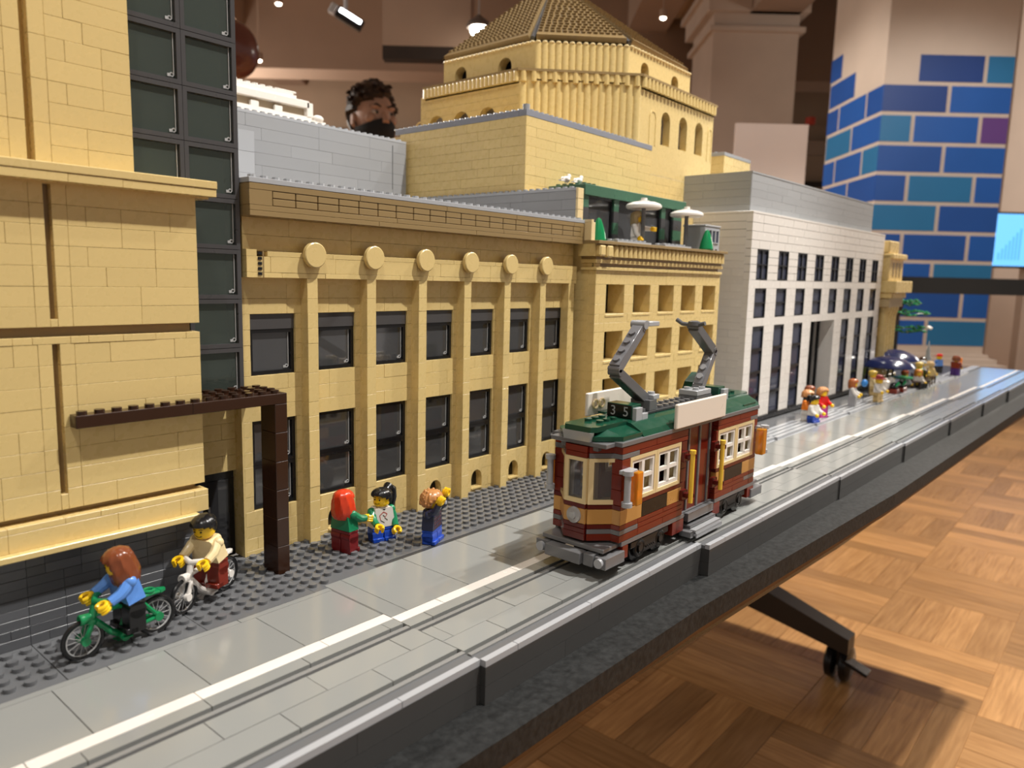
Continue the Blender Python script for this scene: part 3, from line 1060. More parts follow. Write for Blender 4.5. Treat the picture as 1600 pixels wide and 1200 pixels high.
# dark grey brick base
m = MB(); m.box(XL - 8, -12.0, -3.55, 2, 0, 5.75); m.obj('base_backing', BLACK, A)
brick_wall(A, XL, -11.95, -3.72, 0, [.6] * 9 + [.3], plastic('base_brick_grey', (.10, .103, .112), .32, .2), lens=(1, 2, 2, 2), depth=.3, seed=4, name='base_brick')
m = MB(); m.box(-11.95, -10.9, -3.3, 2, 0, 6.0); m.obj('base_return', DGREY, A)
# lower ledge band
m = MB(); m.cbox(XL - 8, -11.9, -5.0, -3.6, 5.72, 6.1, .04); m.obj('ledge', TAN, A)
brick_wall(A, XL, AX, -4.45, 6.1, [1.1], TAN, lens=(4, 6, 8), seed=8, depth=1.2)
brick_wall(A, XL, AX, -4.45, 7.2, [.38], TAN, lens=(2, 3, 4), seed=9, depth=1.2, name='tile')
# middle block with the vertical slot at x -19.9
SL0, SL1 = -20.0, -19.6


def block(z0, z1, x_right, y, seed, first_plate=False, slot=(0, 0)):
    rows = fill_rows(z0, z1)
    brick_wall(A, XL, -20.75, y, z0, rows, TAN, lens=(2, 3, 4), seed=seed)
    brick_wall(A, -20.75, SL0, y, z0, [r for r in rows], TAN, lens=(2,), seed=seed + 1, name='slot_brick')
    brick_wall(A, SL1, -18.8, y, z0, [r for r in rows], TAN, lens=(2,), seed=seed + 2, name='slot_brick')
    for (a, b) in ((z0, slot[0]), (slot[1], z1)):
        if b - a > .05: put_brick(A, SL0, y, a, SL1 - SL0, 1, b - a, TAN)
    brick_wall(A, -18.8, x_right, y, z0, rows, TAN, lens=(2, 3, 4, 4, 6, 8), seed=seed + 3)


block(7.95, 17.95, AX, -4.0, 11, slot=(8.9, 17.95))
brick_wall(A, XL, AX, -4.02, 17.95, [.42], TAN, lens=(1, 2, 2), seed=30, name='tile')
block(18.95, 27.15, AX, -4.0, 41, slot=(19.4, 27.15))
# upper ledge
brick_wall(A, XL, -10.1, -5.0, 27.2, [.48], TAN, lens=(3, 4, 6), seed=31, depth=2)
m = MB(); m.cbox(XL - 8, -10.05, -5.05, 1, 27.7, 28.2, .05); m.obj('ledge', TAN, A)
m = MB(); m.box(XL - 8, -10.15, -4.0, 1, 27.1, 27.68); m.obj('ledge_backing', TAN, A)
# upper storey, set back
rows = fill_rows(28.2, 47.4)
xr = -14.45
brick_wall(A, XL, -21.2, -3.0, 28.2, rows, TAN, lens=(2, 4, 4), seed=51)
brick_wall(A, -21.2, -20.35, -3.0, 28.2, [2.4] * 8, TAN, lens=(2,), seed=52)
brick_wall(A, -19.95, -19.1, -3.0, 28.2, [2.4] * 8, TAN, lens=(2,), seed=52)
brick_wall(A, -19.1, xr, -3.0, 28.2, rows, TAN, lens=(2, 2, 3, 4), seed=53)
m = MB(); m.box(XL - 8, xr - .1, -2.2, 20, 28.2, 47.6); m.obj('upper_backing', TAN, A)

# entrance set back between the two buildings
m = MB(); m.box(-11.05, -5.8, 1.4, 2.4, 6.9, 13.4); m.obj('entrance_wall', TAN, A)
brick_wall(A, -11.0, -5.85, 1.05, 6.95, fill_rows(6.95, 13.3), TAN, lens=(3, 4), seed=61, depth=.35)
d = MB(); d.box(-11, -6.0, 1.3, 1.5, 0, 6.95)
door = d.obj('door', BLACK, A)
d = MB()
for a, b in ((-10.9, -8.6), (-8.4, -6.2)):
    d.box(a + .25, b - .25, 1.2, 1.3, .6, 6.3)
d.obj('pane', clear('black_pane', (.06, .06, .065), .5), door)
d = MB(); d.cyl((-8.2, 1.05, 3), (-8.2, 1.05, 4.4), .09, n=8); d.obj('handle', MGREY, door)
# window tower
tw = thing('glazed_stair_tower', 'tall tower of dark grey framed greenish panes between the two cream buildings', 'tower', (-10, -1, 13.2))
m = MB(); m.box(-14.2, -6.3, .8, 1.2, 13.2, 49); m.obj('inner_wall', INNERG, tw)
m = MB(); m.box(-6.45, -6.18, -.98, 1.2, 13.2, 49); m.box(-14.3, -14.15, -.98, 1.2, 13.2, 49); m.obj('side_wall', FRAMEG, tw)
for k in range(10):
    z0 = 13.2 + 3.6 * k
    for x0 in (-14.16, -10.17):
        if k < 3 and x0 < -12: continue
        window(tw, x0, x0 + 3.96, -1.0, z0 + .02, z0 + 3.58, FRAMEG, GGLASS, bw=.30, depth=.7)
m = MB()
for k in range(10):
    z0 = 13.2 + 3.6 * k
    for x0 in (-14.16, -10.17):
        m.box(x0 + .35, x0 + 3.3, .3, .75, z0 + .3, z0 + .95)
m.obj('sill_bricks', INNERG, tw, kind='stuff')

# dark brown canopy on its post
cn = thing('entrance_canopy', 'dark brown studded canopy beam on a square post over the entrance', 'canopy', (-5.6, -4.5, 0))
m = MB()
m.cbox(-19.3, -12.2, -5.0, -4.02, 12.95, 13.72, .03)
m.obj('beam', BROWN, cn)
m = MB(); m.cbox(-12.2, -5.1, -5.0, -4.0, 12.95, 13.72, .03); m.obj('beam', BROWN, cn)
m = MB(); m.cbox(-11.0, -5.1, -3.99, -.15, 13.3, 13.72, .03); m.obj('canopy_plate', BROWN, cn)
for k in range(6):
    m = MB(); z0 = 13.0 * k / 6; m.cbox(-6.1, -5.1, -5.0, -3.05, z0, z0 + 13.0 / 6 - .01 - (.05 if k == 5 else 0), .03); m.obj('post_brick', BROWN, cn)
pts = [(-18.8 + k, -4.5, 13.72) for k in range(14)] + [(-10.5 + i, -3.5 + j, 13.72) for i in range(6) for j in range(4) if j < 3]
stud_rows(cn, pts, BROWN, 'stud_rows', n=14)

# ================================================================== building B: cream pilastered front
B = thing('pilastered_building', 'long cream building with six round-topped pilasters and a dark tan cornice', 'building', (15, 0, 0))
ZL0, ZL1, ZM, ZU0, ZU1 = 3.6, 7.2, 10.8, 14.4, 18.0     # window levels
BR = 36.2
holes = []
for k in range(7):
    x0, x1 = 6 * k - 5, 6 * k - 1
    holes += [(x0, x1, 3.6, 10.8), (x0, x1, 14.4, 19.2)]
    if k >= 1: holes.append((x0 + 1.0, x0 + 2.6, .4, 2.4))
rows = [.4] + [1.0, 1.0] + [1.2] * 1 + [1.2] * 13 + [1.2] * 2
z = brick_wall(B, -5.75, 35.3, 0, 0, rows, TAN, holes=holes, lens=(2, 3, 4, 4, 6), seed=71)
m = MB(); m.box(-5.7, 36, 2.6, 3.0, 0, 22); m.obj('inner_wall', INNER, B)
m = MB(); m.box(-5.9, -5.7, .0, 2.9, 0, 26); m.box(-5.9, BR, 2.0, 40, 22, 29.0); m.obj('side_wall', TAN, B)
# arched vents at the foot
for k in range(1, 7):
    cx, z0, r = 6 * k - 3.2, .42, .8
    m = MB()
    n = 12
    pts = [(cx + r * math.cos(math.pi * i / n), z0 + 1.0 + .92 * math.sin(math.pi * i / n)) for i in range(n + 1)]
    outer = [(cx + .8, 2.4), (cx - .8, 2.4)]
    for i in range(n):
        a, b = pts[i], pts[i + 1]
        m.prism([a, b, (b[0], 2.42), (a[0], 2.42)], 'y', -.005, .9)
    m.box(cx - .8, cx + .8, -.12, .9, .3, .45)
    m.obj('arched_vent', TAN, B, fix=True)
    q = MB(); q.box(cx - .9, cx + .9, .8, .9, .4, 2.4); q.obj('vent_recess', BLACK, B)
# windows
for k in range(7):
    x0, x1 = 6 * k - 5, 6 * k - 1
    window(B, x0 + .02, x1 - .02, .25, 3.62, 7.18, BLACK, GLASS, bw=.28)
    window(B, x0 + .02, x1 - .02, .25, 7.2, 10.78, BLACK, GLASS, bw=.28)
    window(B, x0 + .02, x1 - .02, .25, 14.42, 17.98, BLACK, GLASS, bw=.28)
    q = MB(); q.box(x0 + .02, x1 - .02, .2, 1.1, 18.0, 19.18); q.obj('transom', clear('smoky_transom', (.16, .15, .15), .55, .05), B)
# header beam, wall above
brick_wall(B, -5.75, 36.2, -1.0, 22.0, [.4, 1.2], TAN, lens=(3, 4, 4, 6), seed=72, depth=1.8)
brick_wall(B, -4.0, 36.2, -1.0, 23.6, [.4], TAN, lens=(4, 6), seed=73, depth=1.6, name='tile')
m = MB(); m.box(-5.75, -4.9, -1.0, .8, 23.6, 24.1)
m.obj('header_end', TAN, B)
brick_wall(B, -5.75, 36.2, -.45, 24.0, [1.2, 1.3], TAN, lens=(6, 8, 10), seed=74, depth=1.2)
m = MB()
for k in range(5): m.box(-4.82, -4.5, -1.06, -.9, 22.2 + .38 * k, 22.42 + .38 * k)
m.obj('brick_holes', BLACK, B)
m = MB(); m.box(-4.42, -4.3, -1.012, -.9, 22.0, 24.0); m.obj('shadow_joint', DTAN, B)
m = MB(); m.box(-5.7, 36, -.05, 1, 21.5, 22.0); m.obj('soffit', TAN, B)
# pilasters with round caps
pil_rows = [[1.2, 2.4, 1.2, 2.4, 2.4, 1.2, 1.2, 2.4, 2.4, 1.2, 1.2, 1.2, 1.6], [2.4, 1.2, 1.2, 2.4, 1.2, 2.4, 1.2, 2.4, 1.2, 2.4, 2.4, 1.6]]
for k in range(6):
    p = MB(); p.box(6 * k - .48, 6 * k + .48, -.9, .1, 0, 22); po = p.obj('pilaster', TAN, B)
    brick_wall(po, 6 * k - .5, 6 * k + .5, -1.0, 0, pil_rows[k % 2], TAN, lens=(1,), seed=80 + k, name='pilaster_brick', depth=1.05)
    c = MB()
    c.cyl((6 * k - .05, -1.0, 23.85), (6 * k - .05, -1.22, 23.85), .8, n=20)
    c.lathe([(0, -1.62), (.92, -1.62), (1.0, -1.56), (1.0, -1.24), (.9, -1.22)], (6 * k - .05, 0, 23.85), 'y', 40)
    c.obj('round_cap', TAN, B)
p = MB(); p.box(34.8, 35.8, -.98, .1, 0, 22); po = p.obj('pilaster', TAN, B)
brick_wall(po, 34.75, 35.85, -1.0, 0, pil_rows[0], TAN, lens=(2,), seed=90, name='pilaster_brick', depth=1.05)
# cornice
XC0, XC1 = -5.98, 36.3
m = MB(); m.box(XC0 + .02, XC1 - .02, -1.75, .5, 26.5, 28.85); m.obj('cornice_core', DTAN, B)
for (z0, z1, l) in ((26.5, 26.88, 12), (26.9, 27.28, 14), (28.4, 28.84, 10)):
    p = XC0
    while p < XC1 - .1:
        e = min(p + l, XC1)
        q = MB(); q.cbox(p + .015, e - .015, -2.0, -1.5, z0, z1, .02); q.obj('cornice_plate', DTAN, B)
        p = e
for (z0, z1) in ((27.32, 27.82), (27.88, 28.36)):
    p = XC0 + 1.9
    while p < XC1 - 1.5:
        q = MB(); q.cbox(p + .03, p + 1.95, -1.98, -1.6, z0, z1, .035); q.obj('cornice_tile', DTAN, B)
        p += 2
q = MB(); q.box(XC0, XC0 + 1.85, -2.0, .5, 27.3, 28.38); q.obj('cornice_end', DTAN, B)
q = MB(); q.box(XC1 - 1.0, XC1, -2.0, .5, 27.3, 28.38); q.obj('cornice_end', DTAN, B)
q = MB(); q.cbox(XC0 - .02, XC1 + .02, -2.02, 2.5, 28.86, 29.24, .03); q.obj('roof_edge', LGREY, B)
stud_rows(B, [(XC0 + .5 + k, -1.5, 29.24) for k in range(42)], LGREY, 'stud_rows')
q = MB(); q.box(XC0, 36.2, 2.5, 28, 28.9, 29.1); q.obj('roof', LGREY, B)

# low grey wall along the side of the next roof, grey block at the back
G = thing('grey_back_block', 'plain pale grey brick block rising behind the dark tan cornice', 'building', (20, 28, 29))
GY = 29.0
m = MB(); m.box(3, 36.3, GY + .2, GY + 3, 29.1, 40.6); m.obj('inner_wall', MGREY, G)
brick_wall(G, 4, 36.4, GY, 29.2, fill_rows(29.2, 40.5, 1.41), MGREY, lens=(4, 6, 8, 8, 10), seed=101)
q = MB(); q.cbox(8, 36.4, GY - .02, GY + 3.4, 40.5, 40.85, .03); q.obj('roof_edge', LGREY, G)
stud_rows(G, [(9.5 + k, GY + .5, 40.85) for k in range(27)] + [(9.5 + k, GY + 1.5, 40.85) for k in range(27)], LGREY, 'stud_rows')
m = MB(); m.box(5, 12.2, GY - 1.2, GY, 29.2, 38.3); m.obj('chimney_block', LGREY, G)
brick_wall(G, 8, 12.3, GY - 1.3, 29.2, [2.2, 2.2, 2.4, 2.3], LGREY, lens=(4.3,), seed=103, depth=.4)
q = MB(); q.box(33.9, 34.0, GY - .05, GY + .05, 34.2, 40); q.obj('shadow_joint', DGREY, G)
L = thing('low_grey_parapet', 'low grey brick parapet wall with studs beside the rooftop terrace', 'wall', (36.8, 10, 29))
brick_wall(L, -.4, 27.5, 36.35, 29.3, [1.2, 1.2, 1.0], MGREY, 'y', lens=(4, 6, 8), seed=104)
q = MB(); q.box(36.3, 37.4, -.4, 27.5, 32.7, 33.02); q.obj('coping', LGREY, L)
stud_rows(L, [(36.85, .6 + k, 33.02) for k in range(27)], LGREY, 'stud_rows')
for k in range(3):
    q = MB(); q.cbox(36.3, 37.4, -.75, -.42, 29.3 + 1.24 * k, 30.5 + 1.24 * k, .03); q.obj('end_brick', LTAN, L)

# white stepped monument roof behind
W = thing('white_stepped_building', 'white stepped roof of a monument standing behind the pale grey block', 'building', (22, 40, 29))
WT = plastic('bright_white_plastic', (.88, .83, .77), .25)
m = MB()
for (x1, z0, z1, o) in [(36.2, 29.1, 43.0, 0), (31.6, 43.05, 43.9, .9), (29.4, 43.9, 44.3, 1.1), (27.2, 46.4, 46.9, 1.5)]:
    m.box(-2, x1, 40 + o, 60, z0, z1)
m.obj('tier', WT, W)
q = MB(); q.cbox(-2, 32.2, 40.6, 60, 43.0, 43.5, .05); q.obj('tier', WT, W)
q = MB(); q.cbox(28.6, 29.6, 41, 60, 44.3, 46.2, .05); q.cbox(0, 29.0, 41.0, 60, 45.4, 46.4, .08); q.obj('lintel', WT, W)
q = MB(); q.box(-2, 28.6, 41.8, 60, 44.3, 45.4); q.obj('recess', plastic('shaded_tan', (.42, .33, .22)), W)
q = MB()
for k in range(7): q.cbox(2 + 3.6 * k, 3.2 + 3.6 * k, 41.2, 41.7, 44.3, 45.0, .05)
q.obj('balusters', WT, W, kind='stuff')
q = MB(); q.cbox(-2, 26.8, 41.6, 60, 46.9, 47.2, .05); q.obj('lintel', WT, W)
q = MB(); q.ball((30.6, 41.4, 44.3), (.9, .8, .55), 12, 8); q.obj('urn', WT, W)
stud_rows(W, [(3.5 + k * 1.1, 42, 47.2) for k in range(20)], WT, 'stud_rows', r=.42)
q = MB(); q.cbox(14, 18.5, 41.8, 45, 47.2, 47.6, .1); q.cbox(24, 27.4, 41.7, 45, 47.2, 47.45, .1); q.obj('ridge_slab', WT, W)

# ================================================================== building C: cream building with terrace, box and dome
YAW = math.radians(-1.0)
C = thing('terrace_building', 'cream building with square deep windows below a fluted cornice and roof terrace', 'building', (37, -3.2, 0), YAW, local=True, tilt=math.radians(-.15))
SE = 31.4
holesC = []
for r0 in (1.4, 7.2, 12.9, 18.5):
    for k in range(5): holesC.append((2.2 + 6 * k, 6.1 + 6 * k, r0, r0 + 3.5))
zr = [(0, 1.4), (1.4, 4.9), (4.9, 7.2), (7.2, 10.7), (10.7, 12.9), (12.9, 16.4), (16.4, 18.5), (18.5, 22.0), (22.0, 23.6)]
for i, (a, b) in enumerate(zr):
    brick_wall(C, 0, SE, 0, a, fill_rows(a, b), TAN, holes=holesC, lens=(2, 3, 4, 6), seed=120 + i, depth=1.0)
m = MB()
for k in range(6):      # piers behind the facade: the deep reveals
    a = 0 if k == 0 else 6.1 + 6 * (k - 1)
    b = 2.2 + 6 * k if k < 5 else SE
    m.box(a + .02, b - .02, .95, 2.4, .1, 23.5)
for (a, b) in ((0, 1.38), (4.92, 7.18), (10.72, 12.88), (16.42, 18.48), (22.02, 23.5)):
    m.box(.1, SE - .1, .95, 2.4, a, b)
m.obj('window_reveals', TAN, C)
for r0 in (1.4, 7.2, 12.9, 18.5):
    for k in range(5):
        f = window(C, 2.1 + 6 * k, 6.2 + 6 * k, 2.4, r0 - .1, r0 + 3.6, BLACK, GLASS, bars_z=(), bw=.4, clip=False)
        s = MB(); s.cbox(2.15 + 6 * k, 6.15 + 6 * k, -.06, .9, r0 - .32, r0 - .02, .03); s.obj('window_sill', TAN, C)
m = MB(); m.box(-.05, SE, 3.3, 3.6, 0, 27); m.obj('inner_wall', INNER, C)
# left return wall
brick_wall(C, 1.0, 12, 0, 0, fill_rows(0, 23.6), TAN, 'y', lens=(3, 4), seed=140, name='return_brick')
q = MB(); q.box(-.05, .9, .35, 12, 23.6, 26.6); q.obj('return_block', TAN, C)
q = MB(); q.box(26.8, 40, 9.2, 9.9, 26.9, 33.0); q.obj('rear_wall', TAN, C)
# mouldings
q = MB(); q.cbox(-.25, SE, -.25, 2, 23.62, 24.0, .04); q.obj('moulding', TAN, C)
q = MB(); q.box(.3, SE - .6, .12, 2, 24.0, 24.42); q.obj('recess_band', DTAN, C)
q = MB(); q.cbox(-.1, .9, .06, 1.9, 24.02, 24.40, .04); q.obj('band_end', TAN, C)
m = MB(); m.box(-.13, -.08, .3, .5, 24.05, 24.16); m.box(-.13, -.08, .3, .5, 24.24, 24.36); m.obj('brick_holes', BLACK, C)
q = MB(); q.cbox(-.35, SE, -.3, 2, 24.42, 24.85, .04); q.obj('moulding', TAN, C)
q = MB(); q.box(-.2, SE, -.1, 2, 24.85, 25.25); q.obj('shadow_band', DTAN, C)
# fluted cornice
q = MB(); q.box(-.9, SE, -.3, 2, 25.2, 26.6); q.obj('cornice_core', TAN, C)
for k in range(31):
    x = -.35 + k * 1.02 if k > 1 else (-.6 if k == 0 else .9)
    if k == 0 or k == 1:
        q = MB(); q.cbox(x, x + 1.2, -.95, -.2, 25.2 if k == 0 else 25.1, 26.5, .18)
    else:
        q = MB(); q.cyl((x + .5, -.32, 25.2), (x + .5, -.32, 26.35), .42, n=10); q.ball((x + .5, -.32, 26.35), (.42, .42, .3), 10, 6)
    q.obj('flute', TAN, C)
q = MB(); q.cbox(-.95, SE + .1, -.95, 2, 26.6, 26.95, .03); q.obj('cornice_plate', DTAN, C)
q = MB(); q.box(-.5, SE, 2, 14, 26.5, 26.95); q.obj('terrace_floor', MGREY, C)
q = MB(); q.box(-.1, SE + 7, 10.5, 40, 20, 33); q.obj('body', TAN, C)
for (a, b) in ((3.6, 11.2), (14.6, 21.5)):
    q = MB()
    q.box(a, b, -.4, 1.6, 26.95, 27.2)
    for i in range(int(b - a)):
        for j in range(2): q.stud(a + .5 + i, .1 + j, 27.2, n=8)
    q.obj('floor_plate', LGREY, C)
# stepped corner next to the parapet
q = MB(); q.cbox(-.9, -.15, .2, 1.3, 26.95, 29.0, .04); q.box(-.9, -.5, .2, 1.3, 29.0, 29.3); q.obj('corner_block', LTAN, C)
# green framed glass room on the terrace
GR = thing('green_glass_room', 'dark glass rooftop room with a sand green roof band behind the parasols', 'kiosk', (40, 0, 27), YAW, local=True)
gy, g0, g1 = 2.0, 1.1, 25.6
q = MB(); q.cbox(g0, g1 + .6, gy - .3, gy + 5.5, 5.8, 7.1, .05); q.obj('roof_band', SGREEN, GR)
stud_rows(GR, [(g0 + .5 + k, gy + .3 + j, 7.1) for k in range(3) for j in range(5)], SGREEN, 'stud_rows')
for (pa, pb) in ((1.1, 2.3), (7.9, 9.0), (14.4, 15.4), (19.8, 20.9), (23.2, 25.6)):
    for j in range(4):
        q = MB(); q.box(pa, pb, gy, gy + 1, 1.45 * j, 1.45 * j + 1.44); q.obj('post_brick', (FRAMEG, SGREEN)[j % 2], GR)
for (wa, wb) in ((2.3, 7.9), (9.0, 14.4), (15.4, 19.8), (20.9, 23.2)):
    window(GR, wa, wb, gy + .25, .02, 5.8, BLACK, GLASS, bw=.3, clip=False)
q = MB(); q.box(g0, 20, gy + 3.6, gy + 4.0, 0, 5.8); q.box(g0, g0 + .3, gy + 1, gy + 4, 0, 5.8); q.obj('inner_wall', INNER, GR)
q = MB(); q.box(20, g1 + 1, gy + 3.6, gy + 4.0, 0, 5.8); q.obj('rear_wall', TAN, GR)
# parasols, shrubs, people and birds up there
def cworld(s, y, z):
    c, sn = math.cos(YAW), math.sin(YAW)
    return (37 + c * s - sn * y, -3.2 + sn * s + c * y, z)
for i, (s, y, h, lab) in enumerate([(13.1, 2.2, 4.85, 'nearer white round parasol on a grey pole above the terrace edge'), (24.4, 2.2, 4.7, 'farther white round parasol on the terrace beside the grey hut')]):
    t = thing('parasol', lab, 'parasol', cworld(s, y, 26.95), YAW, group='terrace parasols', local=True)
    q = MB(); q.cyl((0, 0, 0), (0, 0, h + .2), .27, n=10); q.lathe([(0, 0), (.7, 0), (.7, .2), (.25, .3)], n=14); q.obj('pole', DGREY, t)
    q = MB(); q.lathe([(0, h), (2.1, h - .1), (2.3, h + .05), (2.3, h + .3), (2.1, h + .5), (1.5, h + .72), (1.42, h + .64), (1.34, h + .72), (.7, h + .92), (0, h + .95)], n=36); q.obj('canopy', WT, t)
    q = MB(); q.lathe([(1.46, h + .62), (1.44, h + .75), (1.36, h + .79), (1.34, h + .7)], n=36); q.obj('stripe', NAVY, t)
    q = MB(); q.stud(0, 0, h + .92, r=.4, h=.35, n=14); q.obj('finial', WT, t)
for s, y, h, lab in [(3.2, 2.2, 2.9, 'small pointed green shrub at the left end of the terrace'), (26.3, -.1, 2.9, 'small pointed green shrub before the grey hut window')]:
    q = MB(); q.lathe([(0, 0), (.85, 0), (1.0, .25), (.85, 1.1), (.55, 2.1), (.28, h - .15), (0, h)], n=14)
    o = q.obj('pointed_shrub', GREEN); o.location = [c * S for c in cworld(s, y, 26.95)]
    tag(o, lab, 'shrub', 'terrace shrubs')
H = thing('grey_hut', 'small pale grey hut with a three-pane window at the right end of the terrace', 'kiosk', cworld(27.4, .7, 26.95), YAW, local=True)
q = MB(); q.cbox(-.2, 4.4, 0, 3.4, 0, 3.5, .05); q.obj('wall', LGREY, H)
q = MB(); q.cbox(-.3, 4.5, -.1, 3.5, 3.5, 3.75, .05); q.obj('roof_plate', LGREY, H)
for k in range(3): window(H, .75 + 1.1 * k, 1.75 + 1.1 * k, -.12, 1.2, 3.1, LGREY, clear('blue_dark_pane', (.05, .06, .12), .4), bw=.12, depth=.3, clip=False)
q = MB()
for k in range(3): q.box(.9 + 1.1 * k, 1.6 + 1.1 * k, -.02, .1, .1, .4)
q.obj('vent_slot', BLACK, H)
for k, (s, y) in enumerate([(3.6, 7.6), (5.6, 7.2)]):
    t = thing('toy_bird', ('small white toy bird perched on the green roof band, the left one', 'small white toy bird perched on the green roof band, the right one')[k], 'bird', cworld(s, y, 34.15), YAW + .2, local=True, group='birds on the green roof')
    q = MB()
    q.ball((0, 0, .55), (.85, .36, .38), 14, 10); q.ball((.72, 0, 1.0), (.33, .28, .3), 12, 8)
    q.tube([(.5, 0, .75), (.7, 0, .95)], .26, 8); q.cyl((1.0, 0, .98), (1.3, 0, .92), .1, .01, n=6)
    q.prism([(-.7, .5), (-1.7, .35), (-1.7, .2), (-.6, .25)], 'y', -.2, .2)
    q.obj('body', WT, t)
    for sd in (-1, 1):
        q = MB(); q.ball((-.15, sd * .33, .62), (.65, .1, .26), 10, 6); q.obj('wing', WT, t)
        q = MB(); q.cyl((.05, sd * .15, 0), (.05, sd * .15, .3), .06, n=5); q.obj('leg', WT, t)

# the cream box behind the terrace and the domed hall above it
X = thing('cream_roof_box', 'plain cream brick box with a grey coping below the domed hall', 'building', (37, 8, 27))
by, bx = 7.9, 37.05
brick_wall(X, bx, 66.9, by, 29.4, fill_rows(29.4, 38.6), TAN, lens=(4, 6, 8), seed=201)
brick_wall(X, bx, 66.9, by, 38.6, fill_rows(38.6, 42.1), TAN, lens=(4, 6, 8), seed=202)
brick_wall(X, by + .02, 31, bx - .02, 29.4, fill_rows(29.4, 42.1), TAN, 'y', lens=(3, 4, 6, 8), seed=203, name='side_brick')
brick_wall(X, 66.9, 82.5, by + .1, 29.4, fill_rows(29.4, 38.6), TAN, lens=(4, 6), seed=204)
m = MB(); m.box(bx + .6, 66.8, by + .7, 40, 27, 42.0); m.box(66, 82.4, by + .8, 40, 27, 38.5); m.obj('inner_wall', TAN, X)
q = MB(); q.cbox(bx - .05, 67, by - .03, by + 1.2, 42.1, 42.85, .03); q.cbox(bx - .05, bx + 1.2, by + 1.22, 32, 42.1, 42.84, .03)
q.obj('coping', plastic('grey_coping', (.25, .26, .30), .25), X)
stud_rows(X, [(bx + .5, by + 1.5 + k, 42.85) for k in range(24)] + [(bx + 1.5 + k, by + .5, 42.85) for k in range(29)], LGREY, 'stud_rows')
q = MB(); q.cyl((bx + .45, by + .45, 42.8), (bx + .45, by + .45, 43.5), .45, n=12); q.obj('corner_finial', MGREY, X)
q = MB(); q.box(67, 82.5, by + .1, by + 1.1, 38.6, 38.75)
for k in range(15): q.stud(67.6 + k, by + .6, 38.75, n=8)
q.obj('ledge', LTAN, X)
O = thing('domed_hall', 'cream octagonal hall with arched windows and a dark tan tiled pyramid roof', 'building', (68, 28, 38))


def octa(xl, xr, yf, yb, c):
    return [(xl, yf + c), (xl + c, yf), (xr - c, yf), (xr, yf + c), (xr, yb - c), (xr - c, yb), (xl + c, yb), (xl, yb - c)]


def arch_poly(c, z0, zt, r, n=10):
    return [(c - r, z0), (c + r, z0)] + [(c + r * math.cos(math.pi * i / n), zt - r + r * math.sin(math.pi * i / n)) for i in range(n + 1)]


def pierced(mb, a0, a1, z0, z1, opens, plane, at, depth, mi=0):
    """a wall strip with arched openings; opens: (centre, zbottom, ztop, r)"""
    P = lambda a, z, d: (a, at + d, z) if plane == 'y' else (at + d, a, z)
    xs = a0
    def quad(p, q, za, zb):
        if plane == 'y': mb.box(p, q, at, at + depth, za, zb, mi)
        else: mb.box(at, at + depth, p, q, za, zb, mi)
    for (c, zb, zt, r) in sorted(opens):
        quad(xs, c - r, z0, z1)
        if zb > z0: quad(c - r, c + r, z0, zb)
        n = 10
        pts = [(c + r * math.cos(math.pi * i / n), zt - r + r * math.sin(math.pi * i / n)) for i in range(n + 1)]
        for i in range(n):
            p, q = pts[i], pts[i + 1]
            mb.prism([p, q, (q[0], z1), (p[0], z1)], plane, at, at + depth, mi)
        xs = c + r
    quad(xs, a1, z0, z1)


lx, lr, lf, lb, lc = 50.5, 87.0, 8.0, 45.0, 12.6
ux, ur, uf, ub, uc = 51.8, 80.2, 9.2, 40.0, 9.8
opL = [(38.2 - .4 - 0, 44.2, 47.8, 1.75), (32.3, 44.2, 47.8, 1.75), (26.8, 44.2, 47.8, 1.75)]
opR = [(70.9, 43.4, 48.4, 1.35), (76.5, 43.5, 48.6, 1.35), (82.0, 43.5, 48.7, 1.35)]
m = MB()
pierced(m, lf + lc, lb - lc + 9, 38.5, 51.0, opL, 'x', lx, 1.2)
m.obj('lower_wall', TAN, O, fix=True)
m = MB()
pierced(m, lx + lc, lr, 38.5, 51.0, opR, 'y', lf, 1.2)
m.obj('lower_wall', TAN, O, fix=True)
m = MB(); m.box(lr - 1, lr, lf + 1.3, lb, 38, 51); m.obj('lower_wall', TAN, O)
m = MB(); m.box(lx + 4, lr - 1, lb - 1, lb, 38, 51); m.obj('lower_wall', TAN, O)
PALE = matte('pale_inside', (.45, .40, .36), .7, 2)
m = MB(); m.box(lx + 3.6, lx + 4, lf + lc, lb, 38.5, 51); m.box(lx + lc, lr - 1.2, lf + 3, lf + 3.4, 38.5, 51); m.obj('inside_wall', PALE, O)
# thin horizontal courses (too fine to pick apart)
m = MB()
for k in range(10):
    z = 39.2 + 1.2 * k
    for (a, b) in ((lf + lc, lb - 4),): m.box(lx - .015, lx, a, b, z, z + .02)
m.obj('course_joints', DTAN, O, kind='stuff')
# ribbed diagonal faces
def ribbed(x0, y0, x1, y1, z0, z1, n, r, name, top=None):
    m = MB()
    dx, dy = (x1 - x0), (y1 - y0)
    L = math.hypot(dx, dy)
    m.prism([(x0, y0), (x1, y1), (x1 + 1, y1 + 1), (x0 + 1, y0 + 1)], 'z', z0, z1)
    for k in range(n):
        t = (k + .5) / n
        m.cyl((x0 + dx * t + r * .45, y0 + dy * t + r * .45, z0), (x0 + dx * t + r * .45, y0 + dy * t + r * .45, z1), r, n=14)
    return m.obj(name, TAN, O, kind='stuff', fix=False)
ribbed(lx, lf + lc, lx + lc, lf, 38.5, 50.8, 17, .72, 'ribbed_wall')
ribbed(ux, uf + uc, ux + uc, uf, 51, 56.0, 14, .66, 'ribbed_wall')
